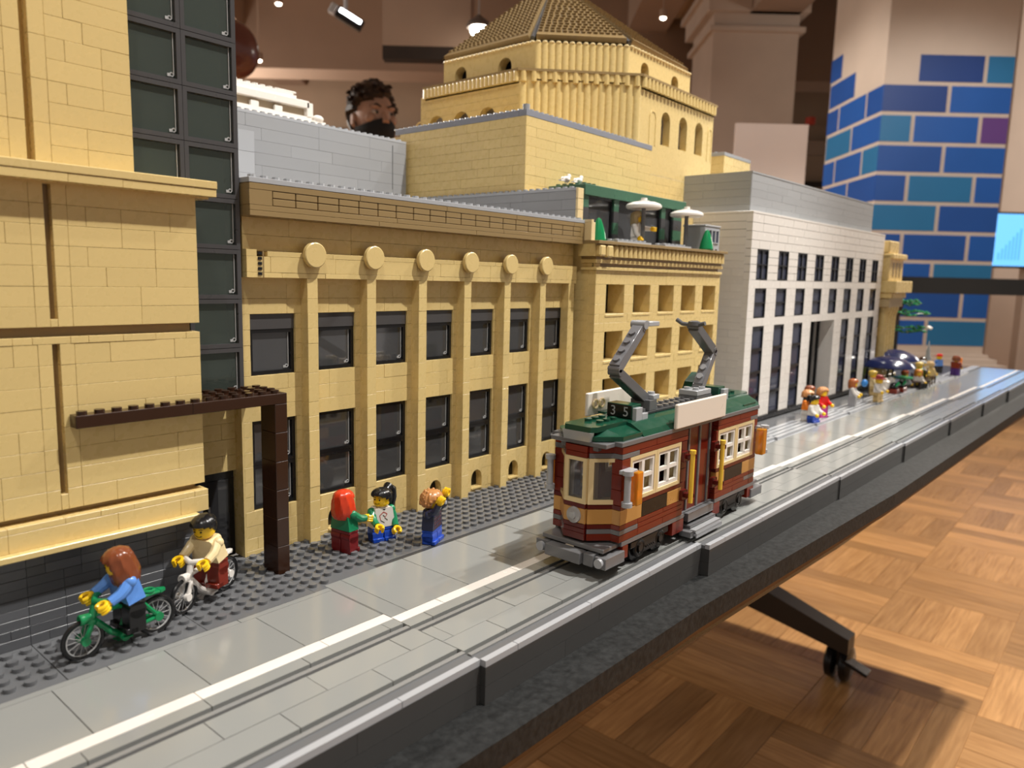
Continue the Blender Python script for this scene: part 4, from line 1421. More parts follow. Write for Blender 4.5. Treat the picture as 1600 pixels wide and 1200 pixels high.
# lower cornice: row of rounded bricks
m = MB()
for (p, q, n) in (((lx - .25, lb - lc + 8), (lx - .25, lf + lc), 24), ((lx - .25, lf + lc), (lx + lc, lf - .25), 12), ((lx + lc, lf - .25), (lr, lf - .25), 22)):
    for k in range(n):
        t = (k + .5) / n
        x, y = p[0] + (q[0] - p[0]) * t, p[1] + (q[1] - p[1]) * t
        m.cyl((x, y, 50.6), (x, y, 52.0), .45, n=8)
m.prism([(lx, lb - lc + 8), (lx, lf + lc), (lx + lc, lf), (lr, lf), (lr, lf + 2), (lx + lc + 1, lf + 2), (lx + 2, lf + lc + 1), (lx + 2, lb - lc + 8)], 'z', 50.4, 52.0)
m.obj('rounded_cornice', TAN, O, kind='stuff')
m = MB(); m.prism([(lx - .6, lb - lc + 8), (lx - .6, lf + lc - .2), (lx + lc - .2, lf - .6), (lr + .2, lf - .6), (lr + .2, lb), (lx + 5, lb)], 'z', 52.0, 52.35); m.obj('cornice_plate', DTAN, O, fix=True)
# upper tier
opU = [(33.75, 52.0, 54.9, 1.25), (24.6, 52.0, 54.8, 1.3)]
opV = [(66.0, 52.0, 54.8, 1.15), (75.2, 52.0, 54.8, 1.15)]
m = MB()
pierced(m, uf + uc, ub - 2.5, 52.3, 56.1, [(c, 52.3, t, r) for c, b, t, r in opU], 'x', ux, 1.6)
m.obj('upper_wall', TAN, O, fix=True)
m = MB()
pierced(m, ux + uc, ur, 52.3, 56.1, [(c, 52.3, t, r) for c, b, t, r in opV], 'y', uf, 1.6)
m.obj('upper_wall', TAN, O, fix=True)
m = MB(); m.box(ux + 2.8, ux + 3, uf + uc, ub, 52, 56); m.box(ux + uc, ur, uf + 2.8, uf + 3, 52, 56); m.obj('inside_wall', plastic('dark_inside', (.02, .016, .02)), O)
m = MB()
for (p, q, n) in (((ux, ub - 2.5), (ux, uf + uc), 22), ((ux, uf + uc), (ux + uc, uf), 14), ((ux + uc, uf), (ur, uf), 20)):
    for k in range(n):
        t = (k + .5) / n
        m.ball((p[0] + (q[0] - p[0]) * t, p[1] + (q[1] - p[1]) * t, 56.1), (.42, .42, .22), 8, 5)
m.obj('scalloped_edge', LTAN, O, kind='stuff')
# blind arches
m = MB()
for (pl, at, c, zb, zt, r) in (('x', lx - .08, 41.6, 44, 47.3, 1.0), ('x', lx - .08, 22.6, 44, 47.6, 1.1), ('y', lf - .08, 67.0, 43, 48.0, .9), ('y', lf - .08, 86.0, 43, 48.4, .7)):
    for i in range(10):
        a0, a1 = math.pi * i / 10, math.pi * (i + 1) / 10
        P = [(c + r * math.cos(a0), zt - r + r * math.sin(a0)), (c + r * math.cos(a1), zt - r + r * math.sin(a1)), (c + (r - .22) * math.cos(a1), zt - r + (r - .22) * math.sin(a1)), (c + (r - .22) * math.cos(a0), zt - r + (r - .22) * math.sin(a0))]
        m.prism(P, pl, at, at + .2)
    for sg in (-1, 1):
        if pl == 'x': m.box(at, at + .2, c + sg * r - .11, c + sg * r + .11, zb, zt - r)
        else: m.box(c + sg * r - .11, c + sg * r + .11, at, at + .2, zb, zt - r)
m.obj('blind_arches', TAN, O, fix=True)
# tiled pyramid roof: rows of studs pressed flat, on three visible slopes
ap = Vector((66, 27, 70))
rt = [Vector(p) for p in ((52.6, 38.8, 57.0), (52.2, 19.7, 57.0), (61.8, 9.4, 56.9), (80.3, 9.6, 56.6), (80.3, 38.5, 57))]
ROOFM = plastic('roof_stud_plastic', (.27, .185, .085), .3)
ROOFT = plastic('roof_tan_plastic', (.25, .17, .075), .3)
for i in range(3):
    a, b = rt[i], rt[i + 1]
    g = .035
    a2, b2 = a + (b - a) * g, b + (a - b) * g
    nrm = (b - a).cross(ap - a).normalized()
    if nrm.z < 0: nrm = -nrm
    top_a, top_b = a2 + (ap - a2) * .93, b2 + (ap - b2) * .93
    m = MB()
    v = [a2, b2, top_b, top_a]
    m.add([p + nrm * .4 for p in v] + [p - nrm * .4 for p in v], [(0, 1, 2, 3), (7, 6, 5, 4), (0, 4, 5, 1), (1, 5, 6, 2), (2, 6, 7, 3), (3, 7, 4, 0)])
    face = m.obj('roof_slope', ROOFT, O, fix=True)
    m = MB()
    L = (ap - (a + b) / 2).length
    n_r = int(L / .85)
    for r in range(1, n_r):
        t = r / n_r
        if t > .9: break
        p, q = a2 + (ap - a2) * t, b2 + (ap - b2) * t
        W_ = (q - p).length
        n_c = int(W_ / .85)
        up = (ap - (a + b) / 2).normalized()
        for k in range(n_c):
            s0 = p + (q - p) * ((k + .2) / n_c) + nrm * .4
            s1 = p + (q - p) * ((k + .8) / n_c) + nrm * .4
            m.add([s0, s1, s1 + up * .5, s0 + up * .5, s0 + nrm * .3, s1 + nrm * .3, s1 + up * .55 + nrm * .12, s0 + up * .55 + nrm * .12], [(0, 1, 5, 4), (4, 5, 6, 7), (1, 2, 6, 5), (3, 0, 4, 7)])
    m.obj('roof_studs', ROOFM, face, kind='stuff')
m = MB(); m.prism([(53, 38), (53, 19.9), (62.2, 10.2), (79.4, 10.2), (79.4, 38)], 'z', 55.5, 56.6); m.obj('roof_gutter', CHAR, O, fix=True)
m = MB()
for i in (1, 2):
    m.tube([rt[i] + Vector((0, 0, -.2)), ap + Vector((0, 0, -.6))], .35, 6)
m.obj('ridge_bar', CHAR, O)
m = MB(); m.add([rt[0], rt[4], ap], [(0, 1, 2)]); m.add([rt[3], rt[4], ap], [(0, 1, 2)]); m.obj('roof_back', ROOFT, O)
# small cream block with grey coping at the right
K = thing('small_cream_block', 'small cream block with a grey coping beside the domed hall', 'building', (60, 13, 33))
sb = lambda s, y: (37 + s, -4 + y - .019 * s)
kx, ky = sb(57.0, 14)
brick_wall(K, kx, kx + 11.3, ky, 39.5, fill_rows(39.5, 45.2, 1.43), TAN, lens=(3, 4), seed=301)
brick_wall(K, ky, ky + 8.5, kx - .02, 39.5, fill_rows(39.5, 45.2, 1.43), TAN, 'y', lens=(4, 5), seed=302)
m = MB(); m.box(kx + .6, kx + 11.2, ky + .5, ky + 9, 39.5, 45.2); m.obj('inner_wall', TAN, K)
q = MB(); q.cbox(kx - .05, kx + 11.4, ky - .05, ky + 9, 45.2, 45.8, .04); q.obj('coping', MGREY, K)
stud_rows(K, [(kx + .5, ky + 2 + 1.2 * k, 45.8) for k in range(5)], MGREY, 'stud_rows')
q = MB(); q.box(kx + 11.5, kx + 12.2, ky + .5, ky + 3, 39.5, 44.2); q.obj('blue_black_block', NAVY, K)

# ================================================================== building D: white office building
YD = math.radians(-1.1)
D = thing('white_office_building', 'white brick building with rows of tall dark windows and a grey roof block', 'building', (37, -4, 0), YD, local=True, tilt=math.radians(-.3))
D0, D1 = 39.5, 107.5
DW = [42 + 8.3 * k for k in range(8)]
hD = []
ZT = 33.0
for k, x in enumerate(DW):
    hD += [(x - .1, x + 4.2, 22.9, 27.7), (x - .1, x + 4.2, 16.9, 21.6)]
    if k not in (3, 4): hD.append((x - .1, x + 4.2, .7, 15.6))
hD.append((66.8, 79.2, .7, 15.6))
zz = [(.7, 15.6), (15.6, 16.9), (16.9, 21.6), (21.6, 22.9), (22.9, 27.7), (27.7, ZT)]
for i, (a, b) in enumerate(zz):
    brick_wall(D, D0, D1, 0, a, fill_rows(a, b), WHITE, holes=hD, lens=(3, 4, 4, 6, 8), seed=400 + i, depth=1.0, name='front_brick', cap=200)
brick_wall(D, .95, 34, D0, .7, fill_rows(.7, ZT), WHITE, 'y', lens=(4, 6, 8), seed=420, name='side_brick', cap=150)
q = MB(); q.box(D0 + .1, D1, -.25, 1, 0, .7); q.obj('plinth', BLACK, D)
for x in DW:
    pass
PD = clear('blue_black_pane', (.10, .11, .17), .5, .04)
for k, x in enumerate(DW):
    for (a, b) in ((22.9, 27.7), (16.9, 21.6)):
        window(D, x - .1, x + 4.2, .03, a, b, BLACK, PD, bars_x=(x + 2,) if a > 20 else (), bars_z=(a + 2.4,), bw=.25, clip=False)
    if k not in (3, 4):
        for j in range(4):
            a = .75 + 3.7 * j
            window(D, x - .1, x + 4.2, .03, a, a + 3.68, BLACK, PD, bw=.22, clip=False)
m = MB(); m.box(D0 + .9, 66.4, 1.6, 1.9, 0, ZT); m.box(79.6, D1 - .5, 1.6, 1.9, 0, ZT); m.box(66.4, 79.6, 1.6, 1.9, 16, ZT); m.obj('inner_wall', plastic('blue_dark_interior', (.018, .022, .05), .5), D)
m = MB(); m.box(66.7, 79.3, 6.0, 6.3, 0, 15.8); m.box(79.2, 79.5, .9, 6.2, .7, 15.7, 1); m.box(66.5, 66.8, .9, 6.2, .7, 15.7, 1); m.box(66.8, 79.2, .9, 6.2, 15.6, 15.9, 1)
m.obj('entrance_recess', (BLACK, WHITE), D)
for k in range(4):
    q = MB(); q.cbox(68 + 3 * k, 68.5 + 3 * k, 2.0, 2.5, .1, 15.5, .05); q.obj('entrance_fin', BLACK, D)
q = MB(); q.cbox(D0 - .03, D1 + .03, -.03, 34, ZT, ZT + .35, .04); q.obj('parapet', WHITE, D)
m = MB(); m.box(D0 + .9, D1 - .2, 1.2, 34, 20, ZT - .05); m.obj('roof_body', WHITE, D)
GD = plastic('roof_block_grey', (.33, .34, .35), .3)
brick_wall(D, 40.9, 101.5, 1.2, ZT + .3, fill_rows(ZT + .3, 39.2), GD, lens=(6, 8, 10), seed=440, name='roof_brick', cap=100)
brick_wall(D, 1.3, 30, 40.85, ZT + .3, fill_rows(ZT + .3, 39.2), GD, 'y', lens=(6, 8), seed=441, name='roof_brick', cap=140)
m = MB(); m.box(41.6, 101.4, 1.8, 30, ZT, 39.2); m.box(40.85, 101.5, 1.15, 30, 39.2, 39.45); m.obj('roof_block', GD, D)

# ================================================================== building E: columned building
E_ = thing('columned_building', 'small cream classical building with columns beyond the white building', 'building', (37, -4, 0), YD, local=True, tilt=math.radians(-.3))
e0, e1 = 108.6, 118.6
m = MB(); m.box(e0 - .9, e1 - .6, .8, 24, 0, 29.5); m.obj('body', TAN, E_)
q = MB()
for k in range(2): q.box(e0 + .4, e0 + 1.3, .55, .85, 6 + 7 * k, 11 + 7 * k)
q.obj('side_window', BROWN, E_)
for k in range(4):
    q = MB(); x = e0 + 2.6 + 2.3 * k
    q.lathe([(0, 2.2), (1.2, 2.2), (1.2, 2.9), (.95, 3.2), (.9, 15.5), (1.1, 16.2), (1.3, 17.0), (1.3, 17.6), (0, 17.6)], (x, 0, 0), n=16)
    q.obj('column', TAN, E_)
q = MB(); q.cbox(e0, e1 + 1, -1.6, 2, 0, 2.2, .1); q.obj('plinth', TAN, E_)
q = MB(); q.cbox(e0 + .2, e1 + .8, -1.7, 2, 17.6, 19.6, .08); q.obj('entablature', plastic('shade_tan_plastic', (.46, .35, .19)), E_)
q = MB()
for k in range(8): q.cbox(e0 + .6 + 1.3 * k, e0 + 1.25 + 1.3 * k, -2.4, -1.7, 19.6, 20.6, .05)
q.obj('dentils', LTAN, E_)
q = MB(); q.cbox(e0 - .2, e1 + 1.4, -2.0, 2, 19.6, 20.8, .05); q.obj('entablature', TAN, E_)
q = MB(); q.cbox(e0 - .6, e1 + 2.6, -3.0, 3, 20.8, 23.4, .12); q.obj('cornice', TAN, E_)
q = MB(); q.cbox(e0 - .2, e1 + .4, -1.2, 3, 23.4, 29.0, .1); q.obj('attic', TAN, E_)
q = MB()
for k in range(3): q.prism([(e0 + 2.2 + 2.5 * k, 24.2), (e0 + 3.2 + 2.5 * k, 24.2), (e0 + 3.4 + 2.5 * k, 27.4), (e0 + 2.0 + 2.5 * k, 27.4)], 'y', -1.25, -1.1)
q.obj('attic_niche', DTAN, E_)
q = MB(); q.cbox(e0 - .2, e1 + 1.2, -1.8, 3, 28.2, 29.4, .2); q.obj('cornice', TAN, E_)
q = MB(); q.cbox(e0 + .2, e1 - 2.4, -.8, 4, 29.4, 32.2, .25); q.obj('roof_block', TAN, E_)
flush_bricks()
# ================================================================== the tram
T = thing('toy_tram', 'dark red and cream toy brick tram with green roof and number 35 on the road', 'tram', (24.5, -20.1, 0))
TR = plastic('tram_red_plastic', (.165, .017, .007), .22, spec=.4)
TRD = plastic('tram_dark_red_plastic', (.10, .010, .007), .22, spec=.4)
CREAM = plastic('tram_cream_plastic', (.76, .60, .32), .22)
BRWH = plastic('lattice_white_plastic', (.86, .83, .77), .25)
TGREY = plastic('tram_grey_plastic', (.155, .155, .16), .2)
DKB = plastic('black_brown_tile', (.009, .007, .005), .3, spec=.3)
X0, X1, YN, YF = 11.9, 37.3, -23.3, -16.9     # body ends, near and far side


def tb(name, mat, *b, c=.03):
    m = MB(); m.cbox(*b, c); return m.obj(name, mat, T)


# floor plate, inside
tb('chassis', TGREY, X0 + .3, X1 - .3, YF - .25, YN + .25, 2.05, 2.43)
m = MB(); m.box(X0 + 1, X1 - 1, -21.8, -18.4, .55, 2.05); m.obj('underframe', BLACK, T)
m = MB(); m.box(X0 + .6, X1 - .6, -20.9, -20.3, 2.5, 5.2); m.box(X0 + 3, X1 - 3, -19.0, -18.6, 2.4, 6.5); m.obj('seats', TRD, T)
for side, (ya, yb) in (('near', (YN, YN + .95)), ('far', (YF - .95, YF))):
    out = ya if side == 'near' else yb
    sg = -1 if side == 'near' else 1
    # sill plate and lower red bricks
    tb('sill_plate', TGREY, X0 + .4, 22.4, ya, yb, 2.05, 2.43); tb('sill_plate', TGREY, 28.4, X1 + .1, ya, yb, 2.05, 2.43)
    for (a, b) in ((X0, 14.6), (14.62, 18.6), (18.62, 22.0), (28.3, 32.2), (32.22, 36.0), (36.02, X1)):
        tb('lower_brick', TR, a, b, ya, yb, 2.45, 3.0)
        tb('lower_brick', TR, a, b, ya, yb, 3.42, 3.8)
    for (a, b, mt) in ((X0, 14.6, TGREY), (14.62, 22.0, TR), (28.3, 34.8, TR), (34.82, X1, TGREY)):
        tb('lower_plate', mt, a, b, ya, yb, 3.02, 3.40)
    # ochre and black row
    for (a, b, mt, nm) in ((X0 + .02, 15.1, GOLD, 'ochre_brick'), (15.12, 19.2, DKB, 'black_tile'), (19.22, 21.6, GOLD, 'ochre_brick'), (28.4, 30.2, GOLD, 'ochre_brick'), (30.22, 34.2, DKB, 'black_tile'), (34.22, X1, GOLD, 'ochre_brick')):
        tb(nm, mt, a, b, ya, yb, 3.82, 5.0)
    tb('waist_plate', TRD, X0, 21.9, ya, yb, 5.02, 5.38); tb('waist_plate', TRD, 28.3, X1, ya, yb, 5.02, 5.38)
    # end and middle posts beside the windows
    for (a, b) in ((X0, 13.05), (21.4, 22.3), (28.0, 28.35), (36.55, X1)):
        for k in range(3): tb('post_brick', TR if a != 21.4 else TRD, a, b, ya, yb, 5.40 + 1.2 * k, 6.58 + 1.2 * k)
    # window pairs
    for wx in (13.1, 28.4):
        for k in range(2):
            a = wx + 4.1 * k
            y0 = ya if side == 'near' else ya + .1
            f = MB()
            bw = .3
            for bx in ((a, a + bw), (a + 4.06 - bw, a + 4.06)): f.box(bx[0], bx[1], ya, yb, 5.4, 9.0)
            f.box(a + bw, a + 4.06 - bw, ya, yb, 5.4, 5.4 + bw); f.box(a + bw, a + 4.06 - bw, ya, yb, 9.0 - bw, 9.0)
            fr = f.obj('window_frame', CREAM, T)
            l = MB()
            yl0, yl1 = (ya + .06, ya + .34) if side == 'near' else (yb - .34, yb - .06)
            a0, a1, c0, c1 = a + bw, a + 4.06 - bw, 5.7, 8.7
            t_ = .27
            l.box(a0, a0 + t_, yl0, yl1, c0, c1); l.box(a1 - t_, a1, yl0, yl1, c0, c1)
            l.box(a0 + t_, a1 - t_, yl0, yl1, c0, c0 + t_ + .05); l.box(a0 + t_, a1 - t_, yl0, yl1, c1 - t_, c1)
            mx, mz = (a0 + a1) / 2, (c0 + c1) / 2
            l.box(mx - .2, mx + .2, yl0, yl1, c0 + t_, c1 - t_)
            l.box(a0 + t_, mx - .2, yl0 + .02, yl1, mz - .16, mz + .16); l.box(mx + .2, a1 - t_, yl0 + .02, yl1, mz - .16, mz + .16)
            l.obj('lattice', BRWH, fr)
    # top red row
    for (a, b) in ((X0, 17.0), (17.02, 22.4), (28.3, 33.0), (33.02, X1)):
        tb('upper_brick', TR, a, b, ya, yb, 9.42, 9.98)
    for (a, b, mt) in ((X0, 14.4, TGREY), (14.42, 22.4, TR), (28.3, 35.6, TR), (35.62, X1, TGREY)):
        tb('upper_plate', mt, a, b, ya, yb, 9.02, 9.40)
    tb('eave_plate', TGREY, X0 - .2, X1 + .2, ya - .05 * (side == 'near'), yb + .05 * (side == 'far'), 10.0, 10.36)
    # doors, set back
    yd0, yd1 = (ya + .35, ya + .75) if side == 'near' else (yb - .75, yb - .35)
    for (a, b, mt, nm) in ((22.4, 23.3, TRD, 'door_leaf'), (23.3, 23.55, TGREY, 'door_strip'), (23.6, 25.3, TR, 'door_leaf'), (25.32, 25.62, TGREY, 'door_strip'), (25.64, 27.3, TR, 'door_leaf'), (27.32, 27.6, TGREY, 'door_strip'), (27.6, 28.3, TRD, 'door_leaf')):
        e = 0 if nm == 'door_strip' else .12
        tb(nm, mt, a, b, yd0 + (e if side == 'near' else 0), yd1 - (0 if side == 'near' else e), 2.3, 10.0, c=.02)
    # handrails on red brackets
    for hx in (21.75, 27.55):
        for hz in (4.3, 7.7):
            m = MB()
            m.cbox(hx - .45, hx + .45, out, out + sg * .25, hz - .45, hz + .45, .05)
            m.cbox(hx - .12, hx + .42, out + sg * .25, out + sg * .95, hz - .2, hz + .2, .06)
            br = m.obj('handrail_bracket', TRD, T)
        m = MB(); m.cyl((hx, out + sg * .85, 3.75), (hx, out + sg * .85, 8.3), .2, n=14); m.cyl((hx, out + sg * .85, 8.05), (hx, out + sg * .85, 8.35), .27, n=14)
        m.obj('handrail', plastic('handrail_yellow_plastic', (.9, .58, .06), .22), T)
    # steps
    m = MB(); m.cbox(23.0, 28.0, out - sg * .3, out + sg * .1, 1.55, 2.3, .03); m.obj('step_riser', TGREY, T)
    for k, (z0, p) in enumerate([(1.05, .35), (.75, .9), (.42, 1.0)]):
        m = MB(); m.cbox(23.0, 28.0, out - sg * .5, out + sg * p, z0, z0 + .22, .03); m.obj('step', MGREY if k else TGREY, T)
    for k in range(2):
        m = MB(); m.cbox(23.0, 28.0, out + sg * .95, out + sg * 1.02, .3 + .28 * k, .42 + .28 * k, .02); m.obj('step_grille', MGREY, T)
    m = MB(); m.cbox(22.4, 22.98, out - sg * .3, out + sg * .7, .35, .9, .05); m.obj('step_bracket', TGREY, T)
    # skirts
    for (a, b) in ((X0 + .6, 13.3), (20.4, 22.4), (28.1, 29.6), (35.9, 37.4)):
        tb('skirt', TR, a, b, min(out, out - sg * .9), max(out, out - sg * .9), 1.0 if a in (X0 + .6, 35.9) else .9, 2.04)
    # amber lamps on light grey holders
    for lx, hx in ((12.75, 11.55), (36.7, 37.45)):
        d = 1 if lx < 20 else 1
        yy = out + sg * (.75 if side == 'near' else .15)
        m = MB(); m.cyl((hx, yy, 5.7), (hx, yy, 8.3), .26, n=14); m.cyl((hx, yy, 8.05), (hx, yy, 8.4), .42, n=14); m.cyl((hx, yy, 5.6), (hx, yy, 5.95), .42, n=14)
        m.cbox(hx - .1, lx + .2, min(out, yy), max(out, yy), 8.0, 8.3, .04)
        h = m.obj('lamp_holder', LGREY, T)
        m = MB(); m.cbox(lx - .42, lx + .42, yy - .4, yy + .4, 5.55, 8.15, .07); m.obj('amber_lens', AMBER, h)
        m = MB(); m.cyl((lx, yy, 5.8), (lx, yy, 7.9), .12, n=8); m.obj('lens_core', plastic('amber_core', (.85, .30, .02), .3), h)

# noses at both ends
def nose(end):
    def P(x, y): return (x, y) if end == 0 else (X0 + X1 - x, y)
    R_ = lambda x0, x1: (x0, x1) if end == 0 else (X0 + X1 - x1, X0 + X1 - x0)
    yc = -20.1
    fx = 10.35
    ang = [(fx + .15, yc - 1.25), (12.35, -22.95)]
    # layers: (z0,z1,material front, material side, name)
    L = [(2.0, 2.45, None, None, ''), (2.5, 3.05, TRD, TR, 'nose_brick'), (3.05, 3.42, TRD, TGREY, 'nose_plate'), (3.44, 3.8, TRD, TRD, 'nose_plate'), (3.82, 5.0, GOLD, GOLD, 'nose_ochre_brick'), (5.02, 5.38, TRD, TRD, 'nose_plate'), (9.02, 9.40, TR, TGREY, 'nose_plate'), (9.42, 9.9, TR, TR, 'nose_brick')]
    for z0, z1, mf, ms, nm in L:
        if mf is None: continue
        m = MB(); a, b = R_(fx, fx + .9); m.cbox(a, b, yc - 1.0, yc + 1.0, z0, z1, .03); m.obj(nm, mf, T)
        for s in (-1, 1):
            q = [(fx + .15, yc + s * 1.12), (12.35, yc + s * 2.85), (12.35, yc + s * 1.9), (fx + .9, yc + s * .6)]
            m = MB(); m.prism([P(*p) for p in q], 'z', z0 + .01, z1 - .01); m.obj(nm, ms, T, fix=True)
    # windows: frame bars and panes
    def bar(p, q, z0, z1, th=.3):
        dx, dy = q[0] - p[0], q[1] - p[1]
        L_ = math.hypot(dx, dy)
        nx, ny = dy / L_ * th, -dx / L_ * th
        if nx < 0: nx, ny = -nx, -ny
        return [P(*p), P(*q), P(q[0] + nx, q[1] + ny), P(p[0] + nx, p[1] + ny)]
    for (p, q) in (((fx, yc - 1.0), (fx, yc + 1.0)), ((fx + .12, yc - 1.15), (12.3, yc - 2.9)), ((fx + .12, yc + 1.15), (12.3, yc + 2.9))):
        lerp = lambda t: (p[0] + (q[0] - p[0]) * t, p[1] + (q[1] - p[1]) * t)
        m = MB()
        for (t0, t1) in ((0, .16), (.84, 1)): m.prism(bar(lerp(t0), lerp(t1), 0, 0, .8), 'z', 5.4, 9.0)
        m.prism(bar(lerp(.16), lerp(.84), 0, 0, .8), 'z', 5.4, 5.75); m.prism(bar(lerp(.16), lerp(.84), 0, 0, .8), 'z', 8.72, 9.0)
        f = m.obj('cab_window_frame', CREAM, T, fix=True)
        m = MB()
        s = bar(lerp(.16), lerp(.84), 0, 0, .3)
        c_ = [((s[0][0] + s[3][0]) / 2, (s[0][1] + s[3][1]) / 2), ((s[1][0] + s[2][0]) / 2, (s[1][1] + s[2][1]) / 2), s[2], s[3]]
        m.prism(c_, 'z', 5.75, 8.72); m.obj('pane', GLASS, f, fix=True)
    for s in (-1, 1):
        m = MB(); a, b = R_(fx + .35, fx + 1.2); m.cbox(a, b, yc + s * 1.18 - .16, yc + s * 1.18 + .16, 5.4, 9.0, .03); m.obj('cab_post', CREAM, T)
    m = MB(); a, b = R_(11.6, 12.2); m.box(a, b, -21.6, -20.7, 2.5, 8.6); m.box(a, b, -19.3, -18.4, 2.5, 9.0); m.obj('cab_bulkhead', TRD, T)
    # headlamp
    x = fx if end == 0 else X0 + X1 - fx
    d = -1 if end == 0 else 1
    m = MB(); m.lathe([(0, x + d * .28), (.28, x + d * .3), (.32, x + d * .18), (.62, x + d * .14), (.66, x), (0, x)], (0, yc, 4.4), 'x', 24); m.obj('headlamp', CLEARP, T)
    m = MB(); m.cyl((x + d * .02, yc, 4.4), (x + d * .2, yc, 4.4), .24, n=14); m.obj('headlamp_core', MGREY, T)
    # bumper
    def bb(nm, mt, x0, x1, y0, y1, z0, z1):
        a, b = R_(x0, x1); m = MB(); m.cbox(a, b, y0, y1, z0, z1, .04); m.obj(nm, mt, T)
    bb('bumper_plate', TGREY, 10.2, 12.6, yc - 2.9, yc + 2.9, 1.95, 2.3)
    bb('bumper', TGREY, 9.35, 10.3, yc - 1.35, yc + 2.0, .95, 1.85)
    bb('bumper', TGREY, 9.7, 10.6, yc - 2.3, yc - 1.42, .9, 1.85)
    bb('bumper', TGREY, 9.9, 12.6, yc - 3.35, yc - 2.36, .85, 1.75)
    bb('bumper', TGREY, 9.9, 12.6, yc + 2.1, yc + 3.3, .95, 1.85)
    for dy in (-2.85, 2.7):
        xb = 9.9 if end == 0 else X0 + X1 - 9.9
        m = MB(); m.cyl((xb, yc + dy, 1.35), (xb + d * .3, yc + dy, 1.35), .36, n=18); m.obj('bumper_lamp', LGREY, T)
    # grey plate ring and clear marker under the green cap
    bb('roof_lip', TGREY, 10.5, 12.4, yc - 2.6, yc + 2.6, 9.95, 10.3)
    for s in (-1, 1):
        bb('roof_clip', TGREY, 10.7, 11.4, yc + s * 1.5 - .25, yc + s * 1.5 + .25, 9.6, 9.95)
    a, b = R_(10.3, 10.7); m = MB(); m.prism([(yc - 1.2, 10.3), (yc + 1.2, 10.3), (yc + 1.35, 11.0), (yc - 1.35, 11.0)], 'x', a, b); m.obj('marker_lens', CLEARP, T, fix=True)


nose(0); nose(1)
# roof
yc = -20.1
prof = [(YN + .05, 10.36), (YF - .05, 10.36), (YF - .35, 10.75), (YF - 1.3, 11.25), (YF - 1.9, 11.35), (YN + 1.9, 11.35), (YN + 1.3, 11.25), (YN + .35, 10.75)]
for (a, b) in ((15.0, 19.9), (19.92, 28.9), (28.92, 37.6)):
    m = MB(); m.prism(prof, 'x', a, b, smooth=False); m.obj('roof_section', DGREEN, T, fix=True)
for e in (0, 1):
    f = (lambda x: x) if e == 0 else (lambda x: X0 + X1 - x)
    m = MB()
    pts = [(f(15.0), yc - 3.0), (f(15.0), yc + 3.0), (f(12.2), yc + 3.0), (f(10.6), yc + 1.5), (f(10.6), yc - 1.5), (f(12.2), yc - 3.0)]
    m.prism(pts, 'z', 10.36, 10.72); m.obj('roof_wing', DGREEN, T, fix=True)
    for s in (-1, 1):
        m = MB()
        vs = [(f(10.8), yc + s * 1.3, 10.72), (f(15.0), yc + s * 1.3, 10.72), (f(15.0), yc + s * 2.7, 10.72), (f(12.4), yc + s * 2.7, 10.72), (f(12.2), yc + s * 1.3, 11.15), (f(15.0), yc + s * 1.3, 11.15)]
        m.add(vs, [(4, 5, 2, 3), (0, 4, 3), (0, 1, 5, 4), (1, 2, 5)])
        m.obj('roof_wedge', DGREEN, T, fix=True)
    m = MB(); m.prism([(f(10.4), yc - 1.2), (f(10.4), yc + 1.2), (f(10.9), yc + 1.5), (f(15.2), yc + 1.5), (f(15.2), yc - 1.5), (f(10.9), yc - 1.5)], 'z', 11.0, 11.42)
    for i in range(3):
        for j in range(2):
            if i or j: m.stud(f(12.6 + .95 * i), yc - .55 + 1.1 * j, 11.42, n=14)
    m.stud(f(12.6), yc - .55, 11.42, n=14)
    m.obj('roof_cap', DGREEN, T, fix=True)
    # number box
    m = MB(); m.cbox(min(f(16.0), f(17.4)), max(f(16.0), f(17.4)), yc - 1.35, yc + 1.05, 11.36, 12.5, .04); m.obj('number_box', DGREEN, T)
    m = MB(); a, b = sorted((f(15.94), f(16.0))); m.cbox(a, b, yc - 1.3, yc + 1.0, 11.42, 12.45, .02); nb = m.obj('number_plate', BLACK, T)
    m = MB(); a, b = sorted((f(16.02), f(17.0))); m.cbox(a, b, yc - 1.75, yc - 1.37, 11.0, 12.3, .03); a, b = sorted((f(17.0), f(17.9))); m.cbox(a, b, yc - 1.75, yc - 1.37, 11.0, 11.75, .03); m.obj('box_end', LGREY, T)
    for ch, dy in (('3', .55), ('5', -.65)):
        c = bpy.data.curves.new('route_digit', 'FONT'); c.body = ch; c.size = 1.12 * S; c.extrude = .012 * S; c.align_x = 'CENTER'
        tmp = bpy.data.objects.new('route_digit_curve', c); COL.objects.link(tmp)
        me = bpy.data.meshes.new_from_object(tmp.evaluated_get(bpy.context.evaluated_depsgraph_get()))
        bpy.data.objects.remove(tmp)
        me.name = 'route_digit'
        me.materials.clear(); me.materials.append(LGREY)
        o = bpy.data.objects.new('route_digit', me); COL.objects.link(o)
        o.parent = nb
        org = ORG[T.name]
        xx = f(15.925)
        o.location = ((xx - org[0]) * S, (yc - .15 + (dy if e == 0 else -dy) - org[1]) * S, (11.55 - org[2]) * S)
        o.rotation_euler = (math.pi / 2, 0, -math.pi / 2 if e == 0 else math.pi / 2)
    # folding current collector
m = MB(); m.cbox(18.0, 34.2, yc - 1.05, yc + 1.05, 11.36, 11.58, .03)
m.obj('roof_walk', CHAR, T)
stud_rows(T, [(19.0 + k, yc - .5 + j, 11.58) for k in range(15) for j in range(2)], TGREY, 'stud_rows', n=14)
stud_rows(T, [(34.6 + .95 * k, yc - .5 + j, 11.4) for k in range(2) for j in range(2)], DGREEN, 'stud_rows', n=12)


